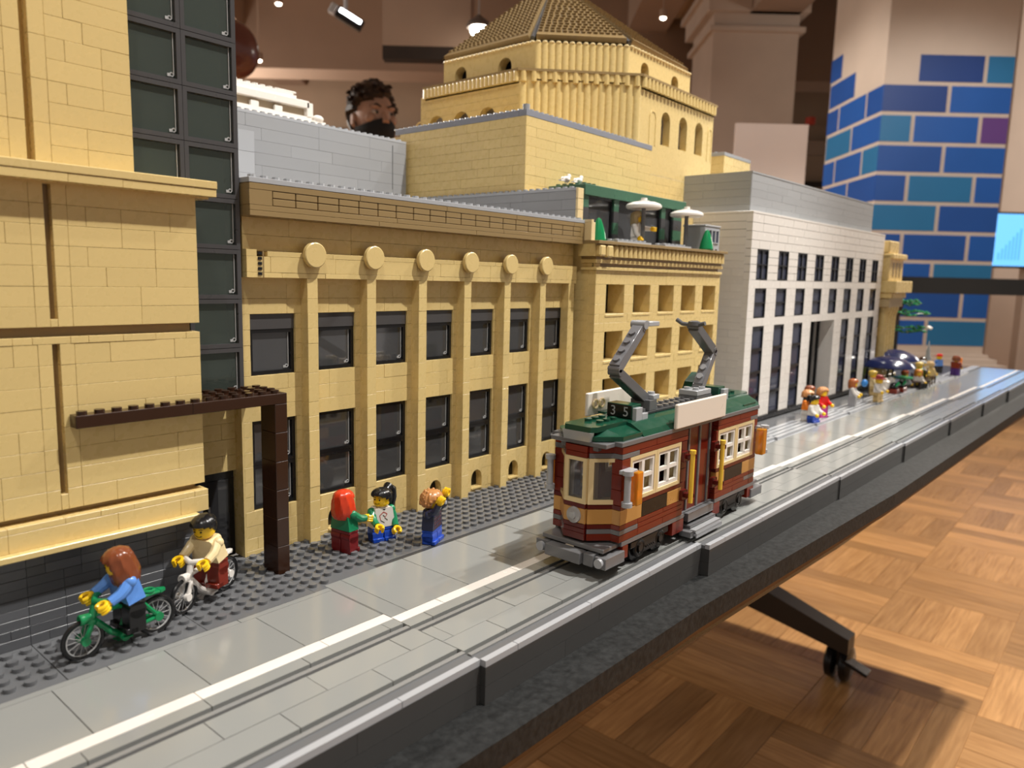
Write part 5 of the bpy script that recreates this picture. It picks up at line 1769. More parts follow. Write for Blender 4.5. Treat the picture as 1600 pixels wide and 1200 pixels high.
def arm(path, w, th, mat, studs=0, y=yc):
    (xa, za), (xb, zb) = path
    d = Vector((xb - xa, 0, zb - za)); L_ = d.length
    m = MB()
    m.T = Matrix.Translation((xa, y, za)) @ Matrix.Rotation(-math.atan2(zb - za, xb - xa), 4, 'Y')
    m.cbox(.25, L_ - .25, -w / 2, w / 2, -th / 2, th / 2, .04)
    m.cyl((.15, -w / 2 - .05, 0), (.15, w / 2 + .05, 0), .27, n=14); m.cyl((L_ - .15, -w / 2 - .05, 0), (L_ - .15, w / 2 + .05, 0), .27, n=14)
    for k in range(studs):
        m.cyl((.85 + 1.0 * k, 0, th / 2 if studs > 0 else 0), (.85 + 1.0 * k, 0, th / 2 + .2), .3, n=16)
    o = m.obj('collector_arm', mat, T)
    n = MB(); n.T = m.T
    n.box(.5, L_ - .5, -w / 2 + .14, w / 2 - .14, -th / 2 - .01, -th / 2 + .02)
    n.obj('arm_hollow', BLACK, o)
    return o


ARMG = plastic('arm_grey_plastic', (.13, .132, .138), .22)
# front one
m = MB(); m.cbox(19.4, 20.6, yc - 1.0, yc + .9, 11.58, 12.5, .04); m.obj('collector_base', ARMG, T)
m = MB(); m.cbox(20.0, 21.0, yc - 1.0, yc + .9, 12.5, 12.9, .04); m.stud(20.5, yc - .45, 12.9, n=14); m.stud(20.5, yc + .45, 12.9, n=14); m.obj('collector_base_plate', LGREY, T)
arm(((15.2, 15.2), (20.2, 12.35)), 1.0, .85, ARMG)
arm(((15.2, 15.3), (18.9, 18.7)), 1.0, .8, plastic('arm_mid_grey_plastic', (.19, .19, .20), .2), 4)
m = MB(); m.cyl((18.9, yc - .6, 18.85), (18.9, yc + .75, 18.85), .36, n=16); m.obj('collector_hinge', MGREY, T)
m = MB(); m.cbox(19.15, 21.3, yc - .5, yc + .5, 18.7, 19.1, .06); m.cyl((19.2, yc - .5, 18.9), (19.2, yc + .5, 18.9), .33, n=14); m.obj('collector_head', LGREY, T)
# rear one
m = MB(); m.cbox(28.0, 31.0, yc - 1.0, yc + .9, 11.58, 11.95, .04); m.obj('collector_base', ARMG, T)
m = MB(); m.cbox(28.0, 30.9, yc - 1.02, yc + .9, 11.97, 12.45, .04); m.stud(28.7, yc - .5, 12.45, n=14); m.stud(29.9, yc - .5, 12.45, n=14); m.stud(28.7, yc + .4, 12.45, n=14); m.obj('collector_base_plate', LGREY, T)
arm(((30.2, 12.5), (32.6, 15.9)), 1.0, .75, plastic('arm_mid_grey_plastic', (.19, .19, .20), .2))
m = MB()
tt = Matrix.Translation((30.2, yc, 12.5)) @ Matrix.Rotation(-math.atan2(3.4, 2.4), 4, 'Y')
m.T = tt
for k in range(3): m.cyl((1.0 + 1.0 * k, 0, .37), (1.0 + 1.0 * k, 0, .58), .3, n=16)
m.obj('arm_studs', MGREY, T)
arm(((32.5, 15.9), (28.4, 18.5)), 1.0, .9, ARMG)
m = MB(); m.tube([(28.4, yc + 1.7, 18.95), (28.4, yc + 1.1, 18.6), (28.4, yc + .5, 18.55), (28.4, yc - .6, 18.6), (28.4, yc - 1.2, 18.75)], .2, 10); m.lathe([(0, 18.5), (.55, 18.5), (.55, 18.85), (.3, 18.95), (0, 18.95)], (28.4, yc - .1, 0), n=16); m.obj('collector_head', ARMG, T)
# rear roof hump
m = MB(); m.prism([(30.6, 11.35), (33.2, 11.35), (33.2, 13.6), (32.6, 13.6), (31.2, 12.8), (30.6, 11.8)], 'y', yc + .9, yc + 2.0); m.obj('roof_hump', DGREEN, T, fix=True)
# advertising boards
ADV = plastic('board_white_plastic', (.80, .72, .62), .3)
for s in (-1, 1):
    yb = yc + s * 3.42
    m = MB(); m.cbox(19.5, 28.85, yb - .16, yb + .16, 10.35, 12.45, .08) if s < 0 else m.cbox(16.4, 24.0, yb - .16, yb + .16, 10.9, 12.9, .08)
    o = m.obj('side_board', ADV, T)
    m = MB(); x = 20.5 if s < 0 else 17.4
    for k in range(2): m.torus((x + 1.0 * k, yb - s * .3, 11.9), 'y', .36, .1, 16, 6)
    m.obj('board_clip', CREAM, o)
    m = MB(); m.cbox(21, 27, min(yb, yb - s * .9), max(yb, yb - s * .9), 10.9, 11.2, .03) if s < 0 else m.cbox(18, 22, min(yb, yb - s * .9), max(yb, yb - s * .9), 11.0, 11.2, .03)
    m.obj('board_mount', DGREEN, o)
# bogies
for bx in (16.8, 32.4):
    m = MB(); m.cbox(bx - 3.0, bx + 3.0, -22.2, -18.0, .7, 2.04, .1); bg = m.obj('bogie', BLACK, T)
    for s in (-1, 1):
        ys = yc + s * 3.0
        m = MB()
        m.cbox(bx - 3.0, bx + 3.0, ys - .15, ys + .15, 1.45, 2.0, .06)
        m.prism([(bx - 1.0, .75), (bx + 1.0, .75), (bx + 1.3, 1.5), (bx - 1.3, 1.5)], 'y', ys - .15, ys + .15)
        for dx in (-1.6, 1.6):
            m.torus((bx + dx, ys, 1.25), 'y', .62, .2, 20, 8)
            m.cyl((bx + dx, ys - .25, 1.25), (bx + dx, ys + .25, 1.25), .32, n=12)
        for k in range(5): m.cyl((bx - .6 + .3 * k, ys + s * .15, 1.1), (bx - .6 + .3 * k, ys + s * .24, 1.1), .09, n=8)
        m.obj('bogie_side_frame', DKB, bg, fix=True)
        for dx in (-1.6, 1.6):
            m = MB(); yw = yc + s * 2.55
            m.lathe([(0, -.3), (.8, -.3), (1.15, -.28), (1.15, .1), (1.28, .12), (1.28, .3), (0, .32)] if s < 0 else [(0, .3), (.8, .3), (1.15, .28), (1.15, -.1), (1.28, -.12), (1.28, -.3), (0, -.32)], (bx + dx, yw, 1.2), 'y', 28)
            m.obj('wheel', BLACK, bg)
# ================================================================== toy figures
SKY = plastic('figure_yellow_plastic', (.90, .56, .012), .25)
INK = plastic('print_black', (.01, .008, .008), .4)


def hair_shell(parent, mat, z0, rings, n=36, wave=0.0, wk=9, oy=.0, T0=None):
    """rings: (z, rx, ry, half-angle of the face gap in degrees); front is -y"""
    m = MB(); m.T = T0
    vs, fs = [], []
    for (z, rx, ry, gap) in rings:
        for i in range(n):
            a = 2 * math.pi * i / n             # 0 = front
            d = min(a, 2 * math.pi - a)
            k = 1 + wave * math.sin(wk * a + z * 2.2)
            if math.degrees(d) < gap:
                k *= .72
            vs.append((rx * k * math.sin(a), -ry * k * math.cos(a) + oy, z + z0))
    R_ = len(rings)
    for j in range(R_ - 1):
        for i in range(n):
            i2 = (i + 1) % n
            fs.append((j * n + i, (j + 1) * n + i, (j + 1) * n + i2, j * n + i2))
    m.add(vs, fs, 0, True)
    m.add([vs[i] for i in range(n)], [list(range(n))[::-1]], 0)
    m.add([vs[(R_ - 1) * n + i] for i in range(n)], [list(range(n))], 0)
    return m


def arm_path(s, a, fore, spread=.12):
    """shoulder, elbow and wrist; a: degrees forward of hanging, fore: extra bend of the forearm"""
    S0 = Vector((s * .86, 0, 3.0))
    d1 = Vector((s * spread, -math.sin(math.radians(a)), -math.cos(math.radians(a)))).normalized()
    b = math.radians(a + fore)
    d2 = Vector((-s * .05, -math.sin(b), -math.cos(b))).normalized()
    E1 = S0 + d1 * .78
    W1 = E1 + d2 * .62
    return S0, E1, W1, d2


def figure(label, x, y, z, deg, torso, arms, legs, hair=None, hair_mat=None, leg='long', arm=(25, 25), fore=(35, 35), head_turn=0, group=None, simple=False, hand=None, skin=None, tilt=0, name='toy_figure'):
    skin = skin or SKY
    t = thing(name, label, 'toy figure', (x, y, z), math.radians(deg), group=group, local=True)
    t.scale = (1.08,) * 3
    base = 0.0
    up = {'long': 0, 'short': -.62, 'sit': -1.0, 'skirt': 0}[leg]
    Z = lambda v: v + up
    TT = Matrix.Translation((0, 0, up))
    if tilt: TT = TT @ Matrix.Translation((0, 0, 1.75)) @ Matrix.Rotation(math.radians(tilt), 4, 'X') @ Matrix.Translation((0, 0, -1.75))
    # legs
    if leg == 'skirt':
        m = MB(); m.prism([(-1.0, 0), (1.0, 0), (.9, 1.75), (-.9, 1.75)], 'y', -.62, .55); m.obj('skirt', legs, t, fix=True)
    else:
        m = MB(); m.cbox(-.97, .97, -.46, .46, Z(1.5), Z(1.75), .04); m.cyl((-.95, 0, Z(1.3)), (.95, 0, Z(1.3)), .3, n=14); m.obj('hips', legs, t)
        for s in (-1, 1):
            m = MB()
            a, b = sorted((s * .04, s * .97))
            if leg == 'sit':
                m.cbox(a, b, -1.55, .2, Z(1.0), Z(1.6), .05); m.cbox(a, b, -1.95, -1.5, Z(.95), Z(2.0), .05)
            else:
                top = 1.25 if leg == 'long' else .62
                m.cyl((a, 0, Z(1.25)), (b, 0, Z(1.25)), .48, n=16)
                m.cbox(a, b, -.48, .44, .0, max(.1, Z(1.3)), .04)
                m.cbox(a, b, -.66, .0, 0, .32, .04)
            m.obj('leg', legs, t)
    # torso
    m = MB(); m.T = TT
    m.prism([(-.98, 1.77), (.98, 1.77), (.74, 3.22), (.60, 3.32), (-.60, 3.32), (-.74, 3.22)], 'y', -.48, .48)
    m.cyl((0, 0, 3.3), (0, 0, 3.45), .38, n=14)
    to = m.obj('torso', torso, t, fix=True)
    # arms and hands
    for s, a, f in ((-1, arm[0], fore[0]), (1, arm[1], fore[1])):
        S0, E1, W1, d2 = arm_path(s, a, f)
        m = MB(); m.T = TT
        m.ball(S0, .34, 12, 8)
        m.tube([S0 + Vector((-s * .1, 0, .05)), S0 + (E1 - S0) * .55, E1, W1], [.3, .32, .30, .27], 10)
        ar = m.obj('arm', arms, t)
        if simple:
            h = MB(); h.T = TT; h.ball(W1 + d2 * .25, .3, 8, 6); h.obj('hand', skin, ar)
        else:
            h = MB(); h.T = TT
            h.cyl(W1 - d2 * .05, W1 + d2 * .16, .17, n=10)
            # C-shaped grip
            c = W1 + d2 * .42
            ax = Vector((0, 0, 1)) if abs(d2.z) < .75 else Vector((0, -1, 0))
            sd = d2.cross(ax).normalized()
            pts = []
            for k in range(11):
                tt = math.radians(-142 + 284 * k / 10)
                pts.append(c - d2 * (.27 * math.cos(tt)) + sd * (.27 * math.sin(tt)))
            w2 = d2.cross(sd).normalized()
            for off in (-.16, 0, .16):
                h.tube([p + w2 * off for p in pts], .11, 7)
            h.obj('hand', skin, ar)
    # head
    HT = TT @ Matrix.Rotation(math.radians(head_turn), 4, 'Z')
    m = MB(); m.T = HT
    m.lathe([(0, 3.42), (.48, 3.42), (.58, 3.5), (.63, 3.64), (.63, 4.16), (.58, 4.3), (.48, 4.38), (0, 4.38)], n=24)
    m.stud(0, 0, 4.38, r=.3, h=.2, n=12)
    hd = m.obj('head', skin, t)
    if not simple:
        m = MB(); m.T = HT
        for s in (-1, 1):
            m.cyl((s * .21, -.585, 4.0), (s * .21, -.625, 4.0), .065, n=10)
            m.tube([(s * .10, -.628, 4.14), (s * .22, -.612, 4.18), (s * .32, -.565, 4.15)], .022, 5)
        m.tube([(-.2, -.60, 3.72), (-.1, -.628, 3.67), (.0, -.634, 3.655), (.1, -.628, 3.67), (.2, -.60, 3.72)], .024, 5)
        m.obj('printed_face', INK, hd)
    # hair
    if hair:
        hm = hair_mat
        dome = [(4.35, .70, .72), (4.55, .60, .62), (4.68, .42, .44), (4.74, .18, .2)]
        if hair == 'long':
            rg = [(2.62, .72, .70, 62), (2.9, .92, .86, 58), (3.3, .98, .90, 55), (3.7, .92, .86, 52), (4.0, .86, .84, 50), (4.18, .78, .80, 40), (4.32, .76, .80, 0), (4.55, .66, .70, 0), (4.72, .46, .48, 0), (4.80, .2, .2, 0)]
            m = hair_shell(t, hm, 0, rg, wave=.05, wk=10, oy=.08, T0=HT)
        elif hair == 'bob':
            rg = [(3.0, .72, .70, 58), (3.3, .86, .84, 58), (3.7, .84, .84, 54), (3.95, .82, .84, 50), (4.12, .80, .84, 38), (4.28, .80, .84, 0), (4.55, .70, .74, 0), (4.74, .48, .5, 0), (4.82, .2, .2, 0)]
            m = hair_shell(t, hm, 0, rg, wave=.05, wk=13, oy=.04, T0=HT)
        elif hair == 'curly':
            rg = [(3.5, .74, .74, 75), (3.75, .86, .86, 66), (4.0, .90, .90, 56), (4.2, .88, .90, 30), (4.4, .84, .86, 0), (4.6, .68, .7, 0), (4.76, .44, .46, 0), (4.82, .2, .2, 0)]
            m = hair_shell(t, hm, 0, rg, wave=.07, wk=15, oy=.05, T0=HT)
            rr = random.Random(9)
            for k in range(46):
                a, zz = rr.uniform(0, 6.28), rr.uniform(3.7, 4.72)
                r = .84 * math.sqrt(max(0, 1 - ((zz - 4.0) / .85) ** 2)) if zz > 4.1 else .86
                px_, py_ = r * math.sin(a), -r * math.cos(a) + .05
                if py_ < -.3 and zz < 4.25: continue
                m.ball((px_, py_, zz), .14, 8, 6)
        elif hair == 'short':
            rg = [(3.72, .66, .66, 100), (3.95, .74, .76, 82), (4.12, .76, .80, 62), (4.25, .76, .80, 36), (4.36, .76, .82, 0), (4.55, .66, .74, 0), (4.7, .46, .54, 0), (4.78, .2, .24, 0)]
            m = hair_shell(t, hm, 0, rg, wave=.03, wk=9, oy=.05, T0=HT)
        elif hair == 'ponytail':
            rg = [(3.62, .64, .66, 108), (3.9, .74, .76, 92), (4.1, .78, .80, 66), (4.24, .80, .86, 30), (4.38, .80, .90, 0), (4.58, .70, .82, 0), (4.74, .48, .56, 0), (4.82, .2, .24, 0)]
            m = hair_shell(t, hm, 0, rg, wave=.035, wk=10, oy=.04, T0=HT)
            m.tube([(0, .62, 4.4), (.0, .98, 4.62), (0, 1.22, 4.4), (0, 1.28, 3.8), (0, 1.16, 3.2), (0, 1.02, 2.75)], [.32, .44, .54, .54, .44, .12], 12)
        elif hair == 'cap':
            m = MB(); m.T = HT
            m.lathe([(.72, 4.12), (.74, 4.35), (.62, 4.62), (.3, 4.76), (0, 4.78)], n=22)
            m.prism([(-.55, -.5), (.55, -.5), (.5, -1.15), (-.5, -1.15)], 'z', 4.14, 4.24)
        elif hair == 'helmet':
            m = hair_shell(t, hm, 0, [(3.5, .76, .78, 60), (4.0, .80, .82, 58), (4.2, .78, .8, 0), (4.55, .62, .64, 0), (4.75, .2, .2, 0)], T0=HT)
        elif hair == 'hat':
            m = MB(); m.T = HT
            m.lathe([(0, 4.2), (1.15, 4.2), (1.15, 4.3), (.66, 4.34), (.6, 4.8), (.35, 4.95), (0, 4.95)], n=22)
        m.obj('hair' if hair not in ('cap', 'hat', 'helmet') else 'hat', hm, hd)
    return t


def printed(t, polys, mat, name='shirt_print', up=0.0, y=-.492):
    """flat printed shapes on the chest; polys of (x,z)"""
    m = MB()
    for p in polys:
        m.prism(p, 'y', y - .006, y)
    return m.obj(name, mat, t, fix=True)


TEALG = plastic('green_torso_plastic', (.012, .20, .085), .22)
DREDF = plastic('dark_red_leg_plastic', (.17, .012, .014), .25)
DBLU = plastic('dark_navy_torso_plastic', (.018, .022, .055), .25)
f1 = figure('toy figure with long bright red hair, green top and dark red legs', .45, -4.35, 0, 98, TEALG, TEALG, DREDF, 'long', REDHAIR, arm=(55, 48), fore=(22, 30))
f2 = figure('toy figure with black ponytail, white printed top and short blue legs', 4.3, -4.35, 0, -14, WHITE, TEALG, BLUE, 'ponytail', BLACK, leg='short', arm=(48, 18), fore=(18, 20), head_turn=-58)
# swirl print on the white top
sw = []
for (p, q, w_) in [((-.38, 2.75), (-.05, 3.0), .06), ((-.05, 3.0), (.25, 2.8), .06), ((.25, 2.8), (.05, 2.5), .05), ((.05, 2.5), (.3, 2.3), .05), ((-.3, 2.35), (.05, 2.1), .05), ((-.38, 2.75), (-.3, 2.35), .05), ((-.1, 2.75), (.05, 2.6), .06)]:
    dx, dz = q[0] - p[0], q[1] - p[1]; l = math.hypot(dx, dz); nx, nz = -dz / l * w_ / 2, dx / l * w_ / 2
    sw.append([(p[0] + nx, p[1] + nz - .62), (q[0] + nx, q[1] + nz - .62), (q[0] - nx, q[1] - nz - .62), (p[0] - nx, p[1] - nz - .62)])
printed(f2, sw[:3] + sw[5:6], plastic('print_red', (.42, .03, .015), .4)); printed(f2, sw[3:5] + sw[6:], INK)
printed(f2, [[(-.16, 2.62), (.16, 2.62), (.0, 2.5)]], INK, 'neckline')
f3 = figure('toy figure with curly light brown hair, plaid navy top and blue legs, hands raised', 7.0, -7.75, 0, 24, DBLU, DBLU, BLUE, 'curly', NOUGAT, leg='short', arm=(118, 128), fore=(38, 40))
pl = []
for k in range(5): pl.append([(-.62 + .3 * k, 1.2), (-.58 + .3 * k, 1.2), (-.58 + .3 * k, 2.45), (-.62 + .3 * k, 2.45)])
for k in range(4): pl.append([(-.72, 1.35 + .3 * k), (.72, 1.35 + .3 * k), (.72, 1.39 + .3 * k), (-.72, 1.39 + .3 * k)])
printed(f3, pl, plastic('print_plum', (.14, .03, .035), .4)); printed(f3, [[(-.14, 2.68), (.14, 2.68), (0, 2.5)]], plastic('print_cream', (.6, .5, .3), .4), 'collar')
m = MB(); m.cbox(-.4, .35, -1.0, -.75, 3.1, 3.55, .05); m.cyl((-.02, -1.0, 3.3), (-.02, -1.2, 3.3), .15, n=12)
m.obj('camera_body', LGREY, f3)


# ------------------------------------------------------------------ bicycles and riders
def bicycle(label, x, y, deg, mat):
    """front wheel towards local -y"""
    t = thing('toy_bicycle', label, 'bicycle', (x, y, 0), math.radians(deg), local=True)
    FW, RW, R_ = -2.15, 2.15, 1.22
    z = R_ + .02
    m = MB()
    m.tube([(0, -1.42, 3.15), (0, -1.62, 2.35)], .22, 10)                # head tube
    m.tube([(0, -1.55, 2.55), (0, -.15, 2.62)], .17, 10)                 # top tube
    m.tube([(0, -1.62, 2.35), (0, -.55, 1.15), (0, .05, .78)], .20, 10)       # down tube
    m.tube([(0, .05, .78), (0, 1.1, 1.1), (0, 2.0, z)], .14, 8)
    m.tube([(0, -.15, 2.62), (0, .4, 2.3), (0, .1, 1.4), (0, .05, .78)], .16, 8)
    for s in (-1, 1):
        m.tube([(s * .28, .05, .85), (s * .30, 1.1, 1.1), (s * .30, RW, z)], .13, 8)
        m.tube([(s * .26, .95, 2.75), (s * .30, RW, z)], .14, 8)
        m.cyl((s * .18, RW, z), (s * .46, RW, z), .27, n=14)
        m.tube([(s * .12, -1.62, 2.35), (s * .30, -1.8, 2.0), (s * .30, FW, z)], .15, 8)
        m.cyl((s * .18, FW, z), (s * .46, FW, z), .25, n=14)
    m.tube([(0, -1.62, 2.35), (0, -1.75, 2.1)], .34, 10)
    m.cyl((-.5, .05, .8), (.5, .05, .8), .3, n=14)
    m.cbox(-.35, .35, .55, 2.35, 2.68, 2.86, .05)
    m.prism([(-.35, 2.35), (.35, 2.35), (.12, 2.75), (-.12, 2.75)], 'z', 2.68, 2.84)
    fr = m.obj('frame', mat, t)
    m = MB(); m.torus((0, 1.75, 2.95), 'z', .30, .10, 18, 8); m.cyl((0, 1.75, 2.84), (0, 1.75, 2.9), .36, n=16); m.obj('carrier_ring', mat, t)
    m = MB(); m.tube([(-1.0, -.72, 3.35), (-.6, -1.12, 3.35), (0, -1.42, 3.3), (.6, -1.12, 3.35), (1.0, -.72, 3.35)], .2, 10); m.obj('handlebar', mat, t)
    m = MB(); m.cyl((0, -1.7, 2.45), (0, -2.25, 2.45), .27, .33, n=16); m.torus((0, -2.25, 2.45), 'y', .26, .07, 18, 6); m.obj('headlight', mat, t)
    m = MB(); m.tube([(0, .1, .7), (-.45, .25, .35), (-.55, .1, .1)], .13, 8); m.cyl((-.62, .1, .12), (-.42, .1, .12), .16, n=10); m.obj('kickstand', mat, t)
    m = MB()
    for s in (-1, 1): m.cbox(s * .5 - .18 * (s < 0) , s * .5 + .18 * (s > 0) + .001, -.2, .4, .5 + .2 * s, .62 + .2 * s, .02)
    m.obj('pedals', mat, fr)
    for wy in (FW, RW):
        m = MB(); m.torus((0, wy, z), 'x', R_ - .13, .14, 36, 8); w_ = m.obj('tyre', BLACK, t)
        m = MB(); m.torus((0, wy, z), 'x', R_ - .30, .06, 32, 6)
        for k in range(14):
            a = 2 * math.pi * k / 14
            m.cyl((.05 * (-1) ** k, wy, z), (0, wy + (R_ - .3) * math.cos(a), z + (R_ - .3) * math.sin(a)), .022, n=5, caps=False)
        m.cyl((-.12, wy, z), (.12, wy, z), .14, n=10)
        m.obj('spoked_rim', CLEARP, w_)
    return t


b1 = bicycle('green toy bicycle ridden by the blue-topped figure along the studded pavement', -18.45, -7.75, -86, GREEN)
b2 = bicycle('white toy bicycle ridden by the cream-topped figure near the canopy post', -11.95, -5.45, -66, WHITE)


def rider(label, bx, by, deg, torso, legs, hair, hm, back=.55, turn=0):
    r = math.radians(deg)
    ox, oy = -math.sin(r) * back, math.cos(r) * back
    t = figure(label, bx + ox, by + oy, 1.05, deg, torso, torso, legs, hair, hm, leg='long', arm=(62, 62), fore=(16, 16), head_turn=turn, tilt=14)
    return t


r1 = rider('toy figure with reddish brown hair and light blue top riding the green bicycle', -18.45, -7.75, -86, LBLUE, BLACK, 'long', BRHAIR, turn=-22)
r2 = rider('toy figure with black hair, cream sweater and dark red legs on the white bicycle', -11.95, -5.45, -66, LTAN, DRED, 'short', BLACK, turn=4)
for r_ in (r1, r2):
    for ch in [c for c in r_.children if c.name.startswith('leg') or c.name.startswith('hips')]:
        pass

# figure at the terrace rail
x_, y_, z_ = cworld(13.2, 3.1, 26.95)
figure('toy figure with tan bobbed hair and white coat beside the nearer parasol pole', x_, y_, z_ , 12, WHITE, WHITE, WHITE, 'bob', plastic('sandy_hair_plastic', (.45, .33, .17), .25), leg='short', arm=(15, 75), fore=(20, 10), head_turn=-10)

# ------------------------------------------------------------------ crowd further down the street
CR = 'toy crowd on the far pavement'
TANL = plastic('figure_tan_plastic', (.66, .47, .2), .25)
crowd = [
    ('toy figure in an orange vest with white legs, left of a group of four', 89.6, -10.6, -5, ORANGE, ORANGE, WHITE, 'curly', NOUGAT, 'long'),
    ('toy figure with black hair, white shirt and short blue legs before a group of four', 88.9, -11.9, -10, WHITE, WHITE, BLUE, 'ponytail', BLACK, 'short'),
    ('toy figure in red top and magenta legs at the right of a group of four', 95.0, -11.2, -20, RED, RED, MAG, 'curly', NOUGAT, 'long'),
    ('toy figure with dark brown hair half hidden at the back of a group of four', 95.5, -8.9, 5, NAVY, NAVY, NAVY, 'bob', BRHAIR, 'long'),
    ('toy figure with ginger hair and grey skirt standing alone before the white building', 112.2, -11.2, 10, LGREY, WHITE, MGREY, 'bob', plastic('ginger_hair_plastic', (.42, .12, .03), .25), 'skirt'),
    ('toy figure with red hat and cream outfit beside the blue balloon', 121.8, -13.2, -10, WHITE, WHITE, TANL, 'hat', plastic('hat_red_plastic', (.30, .03, .03), .3), 'long'),
    ('toy figure with gold hair standing behind the red-hatted one', 131.0, -9.6, 20, LTAN, LTAN, TANL, 'short', plastic('gold_hair_plastic', (.65, .45, .08), .25), 'long'),
    ('seated toy figure with reddish hair and grey top at the cafe tables', 149.0, -11.6, 60, MGREY, MGREY, BROWN, 'short', plastic('rust_hair_plastic', (.40, .08, .02), .25), 'sit'),
    ('seated toy figure in white with orange hair on a brown chair', 153.2, -13.4, -40, WHITE, WHITE, BLACK, 'bob', plastic('orange_hair_plastic', (.65, .24, .04), .25), 'sit'),
    ('toy figure in lime green top with blonde hair by the brown chairs', 160.4, -12.0, 30, LIME, LIME, LIME, 'short', plastic('blonde_hair_plastic', (.75, .55, .15), .25), 'long'),
    ('toy figure with grey hair and grey clothes behind the lime green one', 166.0, -11.5, 0, LGREY, LGREY, MGREY, 'helmet', LGREY, 'long'),
    ('toy figure with sandy hair near the green mat', 172.0, -12.0, 60, TANL, TANL, TANL, 'curly', plastic('sandy_curl_plastic', (.55, .38, .18), .3), 'short'),
    ('toy figure with dark hair and long red beard behind the navy umbrellas', 175.0, -9.6, 0, ORANGE, BROWN, BROWN, 'bob', BROWN, 'long'),
    ('toy figure in blue jacket and black legs wearing a red cap', 190.0, -10.4, 150, LBLUE, LBLUE, BLACK, 'cap', RED, 'long'),
    ('toy figure with dark red coat and purple legs walking at the far end', 187.2, -14.9, 80, DRED, DRED, PURPLE, 'curly', BRHAIR, 'long'),
    ('toy figure in blue overalls at the back beyond the umbrellas', 172.0, -1.0, 10, LBLUE, YEL, BLUE, 'short', SKY, 'long'),
    ('pale grey toy figure at the back beyond the umbrellas', 175.0, -1.6, 10, LGREY, LGREY, LGREY, 'helmet', LGREY, 'long'),
]
for (lab, x, y, dg, to, ar, le, ha, hm, lt) in crowd:
    figure(lab, x, y, .22 if lt != 'sit' else .22, dg, to, ar, le, ha, hm, leg=lt, group=CR, simple=True, arm=(28, 34), fore=(30, 30))
# blue balloon, orange parcel
t = thing('toy_balloon', 'small blue toy balloon held beside the red-hatted figure', 'balloon', (120.0, -11.0, .22), local=True)
m = MB(); m.ball((0, 0, 3.6), (.62, .62, .75), 16, 10); m.obj('balloon_skin', plastic('balloon_blue', (.05, .28, .75), .2), t)
m = MB(); m.cyl((0, 0, 0), (0, 0, 2.9), .06, n=6); m.obj('stick', BLACK, t)
m = MB(); m.cbox(190.0, 191.4, -15.6, -14.8, 2.4, 4.6, .1); m.cyl((190.7, -15.2, .2), (190.7, -15.2, 2.4), .2, n=8)
tag(m.obj('orange_placard', ORANGE), 'small orange placard beside the dark red coated figure', 'sign')
# statue
m = MB(); m.lathe([(0, 0), (1.3, 0), (1.3, 1.6), (.9, 2.0), (.95, 4.0), (.5, 5.2), (.55, 6.2), (.3, 6.9), (.12, 8.6), (0, 8.8)], (186, -8.4, .1), n=16); m.cbox(185, 187, -9.4, -7.4, .1, .8, .1)
tag(m.obj('grey_statue', MGREY), 'slim grey statue with a pointed top behind the crowd', 'statue')
# navy umbrellas
for i, (x, y, h, lab) in enumerate([(142.5, -9.6, 6.4, 'front glossy navy toy umbrella over the cafe tables'), (152.5, -8.2, 7.2, 'rear glossy navy toy umbrella over the cafe tables')]):
    t = thing('cafe_umbrella', lab, 'umbrella', (x, y, .1), group='navy cafe umbrellas', local=True)
    m = MB(); m.cyl((0, 0, 0), (0, 0, h), .2, n=10); m.lathe([(0, 0), (1, 0), (1, .3), (.3, .4)], n=14); m.obj('pole', BLACK, t)
    m = MB(); m.lathe([(0, h - .5), (5.2, h - 1.3), (5.3, h - 1.15), (4.6, h - .3), (3.2, h + .5), (1.6, h + 1.0), (.4, h + 1.15), (0, h + 1.2)], n=28); m.obj('canopy', NAVY, t)
# cafe table, chairs, planters
for i, (x, y, lab) in enumerate([(137.5, -12.2, 'nearest dark planter with a green leaf at the cafe'), (141.5, -12.6, 'second dark planter with a green leaf at the cafe')]):
    t = thing('planter', lab, 'planter', (x, y, .22), group='cafe planters', local=True)
    m = MB(); m.cbox(-1.4, 1.4, -1, 1, 0, 1.0, .1); m.obj('box', DRED, t)
    m = MB(); m.ball((0, 0, 1.5), (1.3, .9, .8), 12, 8); m.obj('soil', BLACK, t)
    m = MB(); m.tube([(-1.0, -.6, 1.6), (-.2, -.9, 2.2), (.8, -.8, 1.9), (1.3, -.5, 1.4)], [.1, .35, .3, .05], 8); m.obj('leaf', GREEN, t)
for i, (x, y, dg) in enumerate([(150.6, -13.6, 20), (155.6, -14.4, 30), (160.5, -13.8, 40), (164.5, -13.9, 10)]):
    t = thing('cafe_chair', ['brown toy chair at the near side of the cafe', 'brown toy chair under the white figure', 'brown toy chair before the lime green figure', 'farthest brown toy chair of the cafe'][i], 'chair', (x, y, .22), math.radians(dg), group='brown cafe chairs', local=True)
    m = MB(); m.cbox(-1, 1, -1, 1, 1.3, 1.6, .06); m.obj('seat', BROWN, t)
    m = MB(); m.cbox(-1, 1, .8, 1.05, 1.6, 3.4, .06); m.obj('backrest', BROWN, t)
    for a in (-.8, .8):
        for b in (-.8, .8):
            m = MB(); m.cyl((a, b, 0), (a, b, 1.3), .14, n=8); m.obj('leg', BROWN, t)
t = thing('cafe_table', 'round green toy cafe table under the navy umbrellas', 'table', (146.0, -11.6, .22), local=True)
m = MB(); m.lathe([(0, 2.5), (2.3, 2.5), (2.3, 2.8), (0, 2.8)], n=20); m.obj('tabletop', plastic('mint_green_plastic', (.05, .34, .14), .25), t)
m = MB(); m.cyl((0, 0, 0), (0, 0, 2.5), .35, n=10); m.obj('pedestal', MGREY, t)
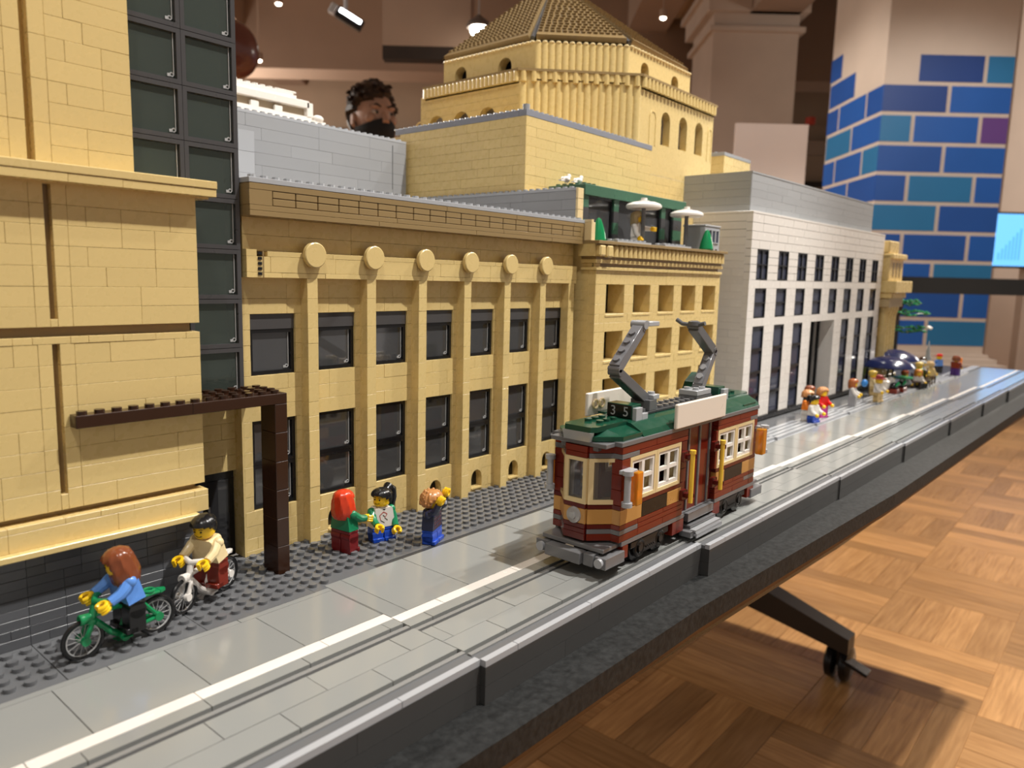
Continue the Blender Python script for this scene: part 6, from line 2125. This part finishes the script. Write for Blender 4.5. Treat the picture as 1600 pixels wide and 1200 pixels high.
for i, (x, y) in enumerate([(136.0, -10.9), (139.3, -11.1)]):
    t = thing('white_urn', ['left white toy urn behind the planters', 'right white toy urn behind the planters'][i], 'urn', (x, y, .22), group='white urns', local=True)
    m = MB(); m.lathe([(0, 0), (.7, 0), (.5, .8), (.9, 1.8), (.9, 2.6), (.6, 2.8), (0, 2.8)], n=16); m.obj('vase', WT, t)
    m = MB(); m.lathe([(0, 2.75), (.45, 2.75), (.5, 3.1), (0, 3.3)], n=12); m.obj('lid', WT, t)
m = MB(); m.prism([(166, -12.6), (180, -12.4), (180, -10.2), (166, -10.4)], 'z', .05, .3)
tag(m.obj('green_mat', plastic('mint_green_plastic', (.05, .34, .14), .25), fix=True), 'flat green grass mat behind the far crowd', 'grass mat')
# tree behind the columned building
t = thing('toy_tree', 'green layered toy tree with white blossom beyond the columned building', 'tree', (180, -4.2, .1), local=True)
m = MB(); m.tube([(-5, 3, 0), (-4.8, 3, 6), (-4, 2.5, 12), (-2, 1, 19)], [.8, .7, .6, .3], 10); m.obj('trunk', BROWN, t)
rr = random.Random(11)
for (h, r, n) in ((11.5, 5.6, 34), (15.8, 4.8, 34), (18.5, 3.2, 20)):
    m = MB(); q = MB()
    for k in range(n):
        a = 2 * math.pi * k / n + rr.uniform(-.2, .2); R_ = r * rr.uniform(.45, 1)
        px_, py_ = R_ * math.cos(a), R_ * math.sin(a)
        zz = h + rr.uniform(-.3, .7) + (r - R_) * .15
        l = MB()
        vs = [(px_ - .9, py_ - .3, zz), (px_, py_ - .8, zz - .1), (px_ + .9, py_ + .2, zz), (px_, py_ + .8, zz + .1), (px_, py_, zz + .45), (px_, py_, zz - .3)]
        m.add(vs, [(0, 1, 4), (1, 2, 4), (2, 3, 4), (3, 0, 4), (1, 0, 5), (2, 1, 5), (3, 2, 5), (0, 3, 5)])
    for k in range(6):
        a = 2 * math.pi * k / 6 + .3
        m.tube([(0, 0, h - .6), (.6 * r * math.cos(a), .6 * r * math.sin(a), h), (.95 * r * math.cos(a), .95 * r * math.sin(a), h + .1)], [.2, .15, .06], 6)
    m.obj('foliage', plastic('leaf_green_plastic', (.01, .15, .06), .25), t, kind='stuff')
for k in range(6):
    a = -1.2 + rr.uniform(-.6, .6)
    m = MB(); m.ball((5.3 * math.cos(a), 5.3 * math.sin(a), 12.4 + rr.uniform(-.3, .5)), (.5, .5, .35), 8, 6); m.obj('blossom', WT, t)
